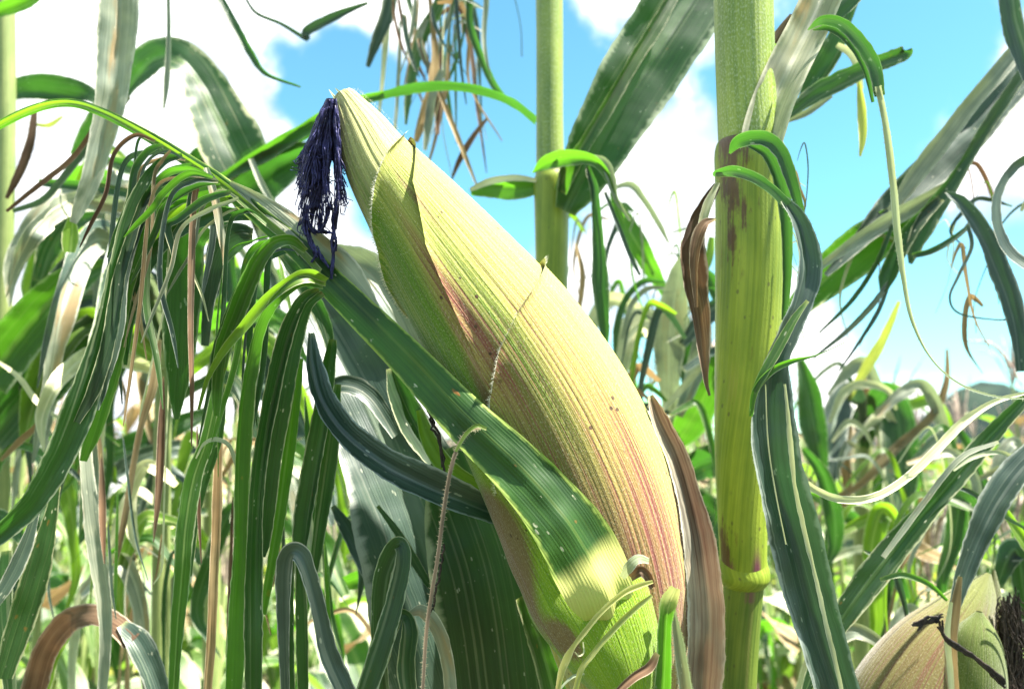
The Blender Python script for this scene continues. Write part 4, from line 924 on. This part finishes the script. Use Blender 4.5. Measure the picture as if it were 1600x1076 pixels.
for k in range(34):
    y0 = rng.uniform(330, 640); x0 = 258; dd = .75; dr = rng.choice((-1, -1, 1)); ln = rng.uniform(90, 240); wd = rng.choice((10, 16, 24, 34, 44)) * rng.uniform(.7, 1.1)
    up = rng.uniform(20, 130); dn = rng.uniform(60, 330); de = rng.uniform(-.22, .22)
    leaf(Q, rng.choice(('blue', 'blue', 'dark', 'dark', 'green', 'grey', 'grey', 'lime', 'pale')), [(x0, y0, wd * .5, dd), (x0 + dr * ln * .35, y0 - up * .8, wd, dd + de * .3), (x0 + dr * ln * .65, y0 - up, wd * 1.1, dd + de * .6), (x0 + dr * ln * .9, y0 - up * .5 + dn * .2, wd, dd + de), (x0 + dr * ln * 1.05, y0 + dn * .55, wd * .7, dd + de), (x0 + dr * ln * 1.1 + rng.uniform(-15, 15), y0 + dn, 2, dd + de)], rib=1 if wd > 20 else 0, roll=(rng.uniform(-50, 50), rng.uniform(-40, 40)), fold=.4, wav=.15)
def tatters(plant, seed, n, xr, yr, dr, mats, wds=(3, 6, 10, 16, 26), up=(5, 60), dn=(60, 240), ln=(30, 130)):
    """shredded, drooping leaf blades and threads of one plant"""
    rng = random.Random(seed)
    for k in range(n):
        x = rng.uniform(*xr); y = rng.uniform(*yr); d0 = rng.uniform(*dr); sg = rng.choice((-1, 1)); L_ = rng.uniform(*ln); U = rng.uniform(*up); D_ = rng.uniform(*dn)
        wd = rng.choice(wds) * rng.uniform(.7, 1.2)
        leaf(plant, rng.choice(mats), [(x, y, wd * .5, d0), (x + sg * L_ * .35, y - U * .8, wd, d0), (x + sg * L_ * .65, y - U, wd * 1.1, d0), (x + sg * L_ * .9, y - U * .4 + D_ * .2, wd, d0), (x + sg * L_ * 1.02 + rng.gauss(0, 8), y + D_ * .6, wd * .7, d0), (x + sg * L_ * 1.05 + rng.gauss(0, 22), y + D_, 1.2, d0)],
             rib=1 if wd > 18 else 0, roll=(rng.uniform(-50, 50), rng.uniform(-40, 40)), fold=.35, wav=.15)


MIX = ('blue', 'dark', 'dark', 'green', 'grey', 'tan', 'pale', 'lime')
DRY = ('tan', 'grey', 'pale', 'brown', 'blue', 'dark')
K = thing('corn_plant', 'maize plant with blurred drooping hoop of dark leaves right of the thick stalk', 'corn plant', base(1350, 1.1))
px_tube('stalk', 'stalk_far', [(1352, 610, 10), (1350, 700, 12), (1348, 850, 13), (1348, 1090, 13)], 1.1, K, 16, down=0)
for mt, pts, d, rb in (
        ('dark', [(1350, 700, 14), (1368, 640, 34), (1385, 618, 46), (1402, 650, 54), (1408, 720, 56), (1400, 800, 50), (1385, 880, 30), (1378, 930, 8)], (1.08, .95), 1), ('blue', [(1348, 690, 12), (1338, 630, 30), (1322, 618, 40), (1304, 660, 44), (1294, 720, 40), (1288, 790, 18)], (1.08, .98), 1),
        ('pale', [(1296, 660, 6), (1320, 612, 14), (1355, 600, 14), (1390, 612, 10), (1400, 640, 4)], (1.0, 1.0), 0), ('pale', [(1300, 690, 4), (1325, 660, 10), (1350, 672, 8), (1365, 700, 3)], (1.0, 1.0), 0),
        ('green', [(1350, 800, 12), (1385, 720, 34), (1400, 690, 40), (1420, 720, 36), (1428, 790, 12)], (1.1, 1.1), 1), ('dark', [(1250, 560, 10), (1262, 610, 34), (1270, 660, 36), (1280, 710, 26), (1285, 760, 8)], (.95, .95), 1), ('lime', [(1262, 660, 10), (1275, 700, 24), (1280, 740, 12)], (.96, .96), 0),
        ('dark', [(1255, 700, 10), (1285, 740, 26), (1302, 800, 28), (1304, 850, 22), (1292, 885, 6)], (.8, .8), 1), ('tan', [(1480, 545, 4), (1478, 600, 10), (1455, 650, 12), (1400, 700, 14), (1340, 760, 12), (1290, 780, 5)], (.98, .98), 0), ('yellow', [(1405, 470, 6), (1385, 520, 14), (1360, 565, 14), (1335, 605, 10), (1320, 640, 4)], (1.0, 1.05), 0),
        ('tan', [(1440, 690, 8), (1425, 740, 16), (1415, 800, 14), (1400, 860, 6)], (1.05, 1.05), 0), ('pale', [(1290, 880, 5), (1330, 860, 14), (1370, 858, 12), (1400, 870, 4)], (.9, .9), 0)):
    leaf(K, mt, pts, d, rib=rb, fold=.3, wav=.12)
N = thing('corn_plant', 'maize plant whose pale and green blades show between the big ear and the thick stalk', 'corn plant', base(1045, .85))
px_tube('stalk', 'stalk_far', [(1050, 520, 10), (1048, 620, 13), (1046, 760, 14), (1046, 1090, 14)], .85, N, 16, down=0)
for mt, pts, d, rb in (
        ('grey', [(1050, 660, 20), (1046, 600, 36), (1046, 540, 46), (1052, 480, 48), (1060, 430, 34), (1066, 400, 8)], (.84, .8), 1), ('grey', [(1060, 650, 14), (1080, 600, 30), (1094, 550, 32), (1100, 500, 18), (1104, 460, 4)], (.8, .8), 1),
        ('green', [(1050, 700, 16), (1072, 670, 40), (1095, 630, 50), (1120, 580, 44), (1150, 520, 20)], (.83, .78), 1), ('dark', [(1050, 760, 16), (1085, 730, 44), (1120, 720, 56), (1160, 740, 50), (1200, 790, 14)], (.83, .75), 1),
        ('pale', [(1032, 645, 4), (1056, 618, 10), (1080, 590, 10), (1108, 562, 4)], (.72, .72), 0), ('green', [(1045, 470, 8), (1018, 420, 28), (992, 375, 36), (970, 335, 26), (955, 300, 6)], (.9, .9), 1), ('grey', [(955, 295, 5), (985, 288, 10), (1005, 310, 10), (1030, 350, 8), (1045, 380, 4)], (.9, .9), 0),
        ('dark', [(1040, 440, 5), (1005, 440, 11), (978, 468, 12), (964, 510, 10), (960, 560, 4)], (.85, .85), 0), ('grey', [(1040, 450, 4), (1010, 452, 8), (985, 480, 8), (972, 530, 4)], (.86, .86), 0), ('lime', [(1100, 430, 6), (1108, 400, 16), (1112, 370, 10)], (.8, .8), 0), ('tan', [(900, 380, 4), (910, 430, 10), (905, 480, 8), (895, 520, 3)], (.9, .9), 0), ('dark', [(1055, 800, 14), (1085, 780, 34), (1110, 800, 40), (1130, 850, 30), (1140, 920, 10)], (.8, .8), 1)):
    leaf(N, mt, pts, d, rib=rb, fold=.3, wav=.12)
tatters(N, 31, 20, (1020, 1075), (480, 660), (.7, .95), MIX, dn=(60, 200))
tatters(N, 32, 14, (900, 1050), (330, 480), (.8, 1.0), MIX, wds=(3, 5, 8, 12), dn=(50, 170), ln=(15, 60), up=(5, 35))
tatters(K, 33, 26, (1260, 1430), (560, 860), (.9, 1.15), MIX)
tatters(G2, 34, 26, (1380, 1600), (700, 1020), (.6, .9), MIX)
tatters(E, 35, 26, (40, 560), (720, 1000), (.55, .85), MIX)
tatters(D, 36, 10, (520, 700), (760, 1000), (.5, .6), ('blue', 'dark', 'green', 'grey'))
tatters(H, 37, 24, (60, 520), (560, 800), (.8, 1.1), MIX)
tatters(Fp, 38, 14, (1400, 1600), (280, 480), (.55, .7), DRY, wds=(2, 3, 5, 8), dn=(60, 180), ln=(20, 90))
tatters(B, 39, 14, (660, 770), (-30, 60), (.7, .85), DRY, wds=(2, 3, 5, 8), dn=(80, 250), ln=(15, 70), up=(3, 15))
tatters(A, 40, 8, (1190, 1260), (250, 420), (.40, .46), ('tan', 'grey', 'blue', 'pale'), wds=(1.5, 2.5, 4), dn=(60, 180), ln=(15, 50), up=(5, 30))


# ------------------------------------------------------------------ the field behind
def field_plant(name, seed, h, label, nl=12, tassel=True, tatter=.5, merged=False):
    rng = random.Random(seed)
    root = thing(name, label, 'corn plant', (0, 0, 0), None)
    mb = MB()
    lean = Vector((rng.uniform(-.05, .05), rng.uniform(-.05, .05), 1))
    pts = [lean * (h * q) for q in (0, .3, .6, .85, 1.0)]
    for p, q in zip(pts, (0, .3, .6, .85, 1)): p.z = h * q
    tube(mb, pts, [.013, .012, .010, .007, .004], 8)
    if not merged: mb.build('stalk', M['stalk_far'], root); mb = MB()
    az0 = rng.uniform(0, 6.28)
    for k in range(nl):
        z = h * (.22 + .68 * k / (nl - 1)); az = az0 + (k % 2) * math.pi + rng.gauss(0, .5)
        o = lean * z; o.z = z
        out = Vector((math.cos(az), math.sin(az), 0)); ln = rng.uniform(.45, .75) * (1 - .3 * k / nl)
        up = rng.uniform(.5, 1.3); dr = rng.uniform(.5, 1.3)
        P4 = []
        for q in (0, .2, .4, .6, .8, 1):
            p = o + out * (ln * q * (1 - .25 * q)) + Vector((0, 0, ln * (up * q - (up * .5 + dr) * q * q)))
            P4.append((p, .10 * (.45 + 1.6 * q - 2.0 * q * q if q < 1 else .03) * rng.uniform(.8, 1.1), rng.gauss(0, 14)))
        if not merged: mb = MB()
        strip(mb, P4, 5, .25, .1, 3, 0, .1, view=Vector((0, 0, 1)) - out * .2)
        if rng.random() < tatter:
            for s in range(3):
                q0 = rng.uniform(.3, .8); p = o + out * (ln * q0 * (1 - .25 * q0)) + Vector((0, 0, ln * (up * q0 - (up * .5 + dr) * q0 * q0)))
                side = Vector((-out.y, out.x, 0)) * rng.choice((-1, 1))
                hang = rng.uniform(.15, .4)
                strip(mb, [(p, .012, 0), (p + side * .03 + Vector((0, 0, -.01)), .015, 20), (p + side * .05 - Vector((0, 0, hang * .5)), .014, 50), (p + side * .05 + out * .02 - Vector((0, 0, hang)), .004, 80)], 3, .3, .1, 3, view=out)
        if not merged:
            mt = M['field'] if rng.random() < .5 else rng.choice((M['yellow'], M['pale'], M['pale'], M['green'], M['dark'], M['dark'], M['tan'], M['grey']))
            o_ = mb.build('leaf', mt, root); o_['rib'] = 1.0
    if merged:
        o_ = mb.build('leaves', M['field'], root); o_['rib'] = 1.0
    if tassel:
        mb = MB(); t0 = pts[-1]
        for k in range(9):
            az = rng.uniform(0, 6.28); sp = rng.uniform(.02, .13); l = rng.uniform(.14, .26)
            tube(mb, [t0 - lean * .02, t0 + Vector((math.cos(az) * sp * .5, math.sin(az) * sp * .5, l * .6)), t0 + Vector((math.cos(az) * sp, math.sin(az) * sp, l * rng.uniform(.7, 1)))], [.0015, .0035, .001], 5, 1, 4)
        mb.build('tassel', M['tassel'], root)
    return root


def dup(root, loc, rz, sc=1.0):
    r = root.copy(); SC.collection.objects.link(r); r.location = loc; r.rotation_euler = (0, 0, rz); r.scale = (sc, sc, sc)
    for ch in root.children:
        c = ch.copy(); SC.collection.objects.link(c); c.parent = r
    return r


LBL = 'sunlit maize plant standing blurred in the field behind the foreground plants'
GRP = 'blurred maize plants of the field'
protos = []
for i, (sd, h) in enumerate(((1, 1.62), (2, 1.5), (3, 1.7), (4, 1.42))):
    r = field_plant('maize_plant', sd, h, LBL, tassel=i in (0, 2)); r['group'] = GRP
    protos.append(r)
rng = random.Random(21)
spots = []
# near rows left and right, lower towards the middle so that the sky stays open
for x, d, s in ((60, 1.5, 1.04), (190, 1.7, 1.08), (330, 1.6, 1.0), (430, 1.9, .98), (110, 2.3, 1.08), (260, 2.4, 1.08), (390, 2.6, 1.0), (1330, 1.7, .98), (1420, 2.2, 1.0), (1530, 1.9, .96), (1640, 1.6, 1.0), (560, 2.2, .92), (680, 2.6, .92), (1020, 2.3, .98), (1080, 1.7, 1.0), (-60, 1.9, 1.1), (1250, 2.7, 1.0)):
    spots.append((base(x, d), s))
for k, (x, d, s) in enumerate(((-40, 1.05, .95), (120, 1.2, .9), (230, 1.0, .84), (350, 1.25, .86), (470, 1.1, .82), (560, 1.4, .82), (640, 1.2, .76), (740, 1.5, .78), (1090, 1.2, .78), (1210, 1.3, .84), (1290, 1.1, .8), (1370, 1.35, .86), (1450, 1.15, .8), (1540, 1.3, .84), (1640, 1.1, .84), (1240, 1.9, .88), (1480, 1.6, .86), (20, 1.6, 1.0), (300, 2.0, .95), (500, 1.75, .88), (160, 2.0, 1.0))):
    spots.append((base(x, d), s))
y = 2.8
while y < 26:
    w_ = y * .78 + .4
    x = -w_
    while x < w_:
        spots.append((Vector((x + rng.gauss(0, .12), y + rng.gauss(0, .12), 0)), rng.uniform(.90, 1.14))); x += .42 * (1 + max(0, y - 5) * .09)
    y *= 1.145
spots = spots[:290]
for i, (p, s) in enumerate(spots):
    pr = protos[i % 4]
    if i < 4: pr.location = p; pr.rotation_euler = (0, 0, rng.uniform(0, 6.28)); pr.scale = (s, s, s)
    else: dup(pr, p, rng.uniform(0, 6.28), s)
print('field plants', len(spots))
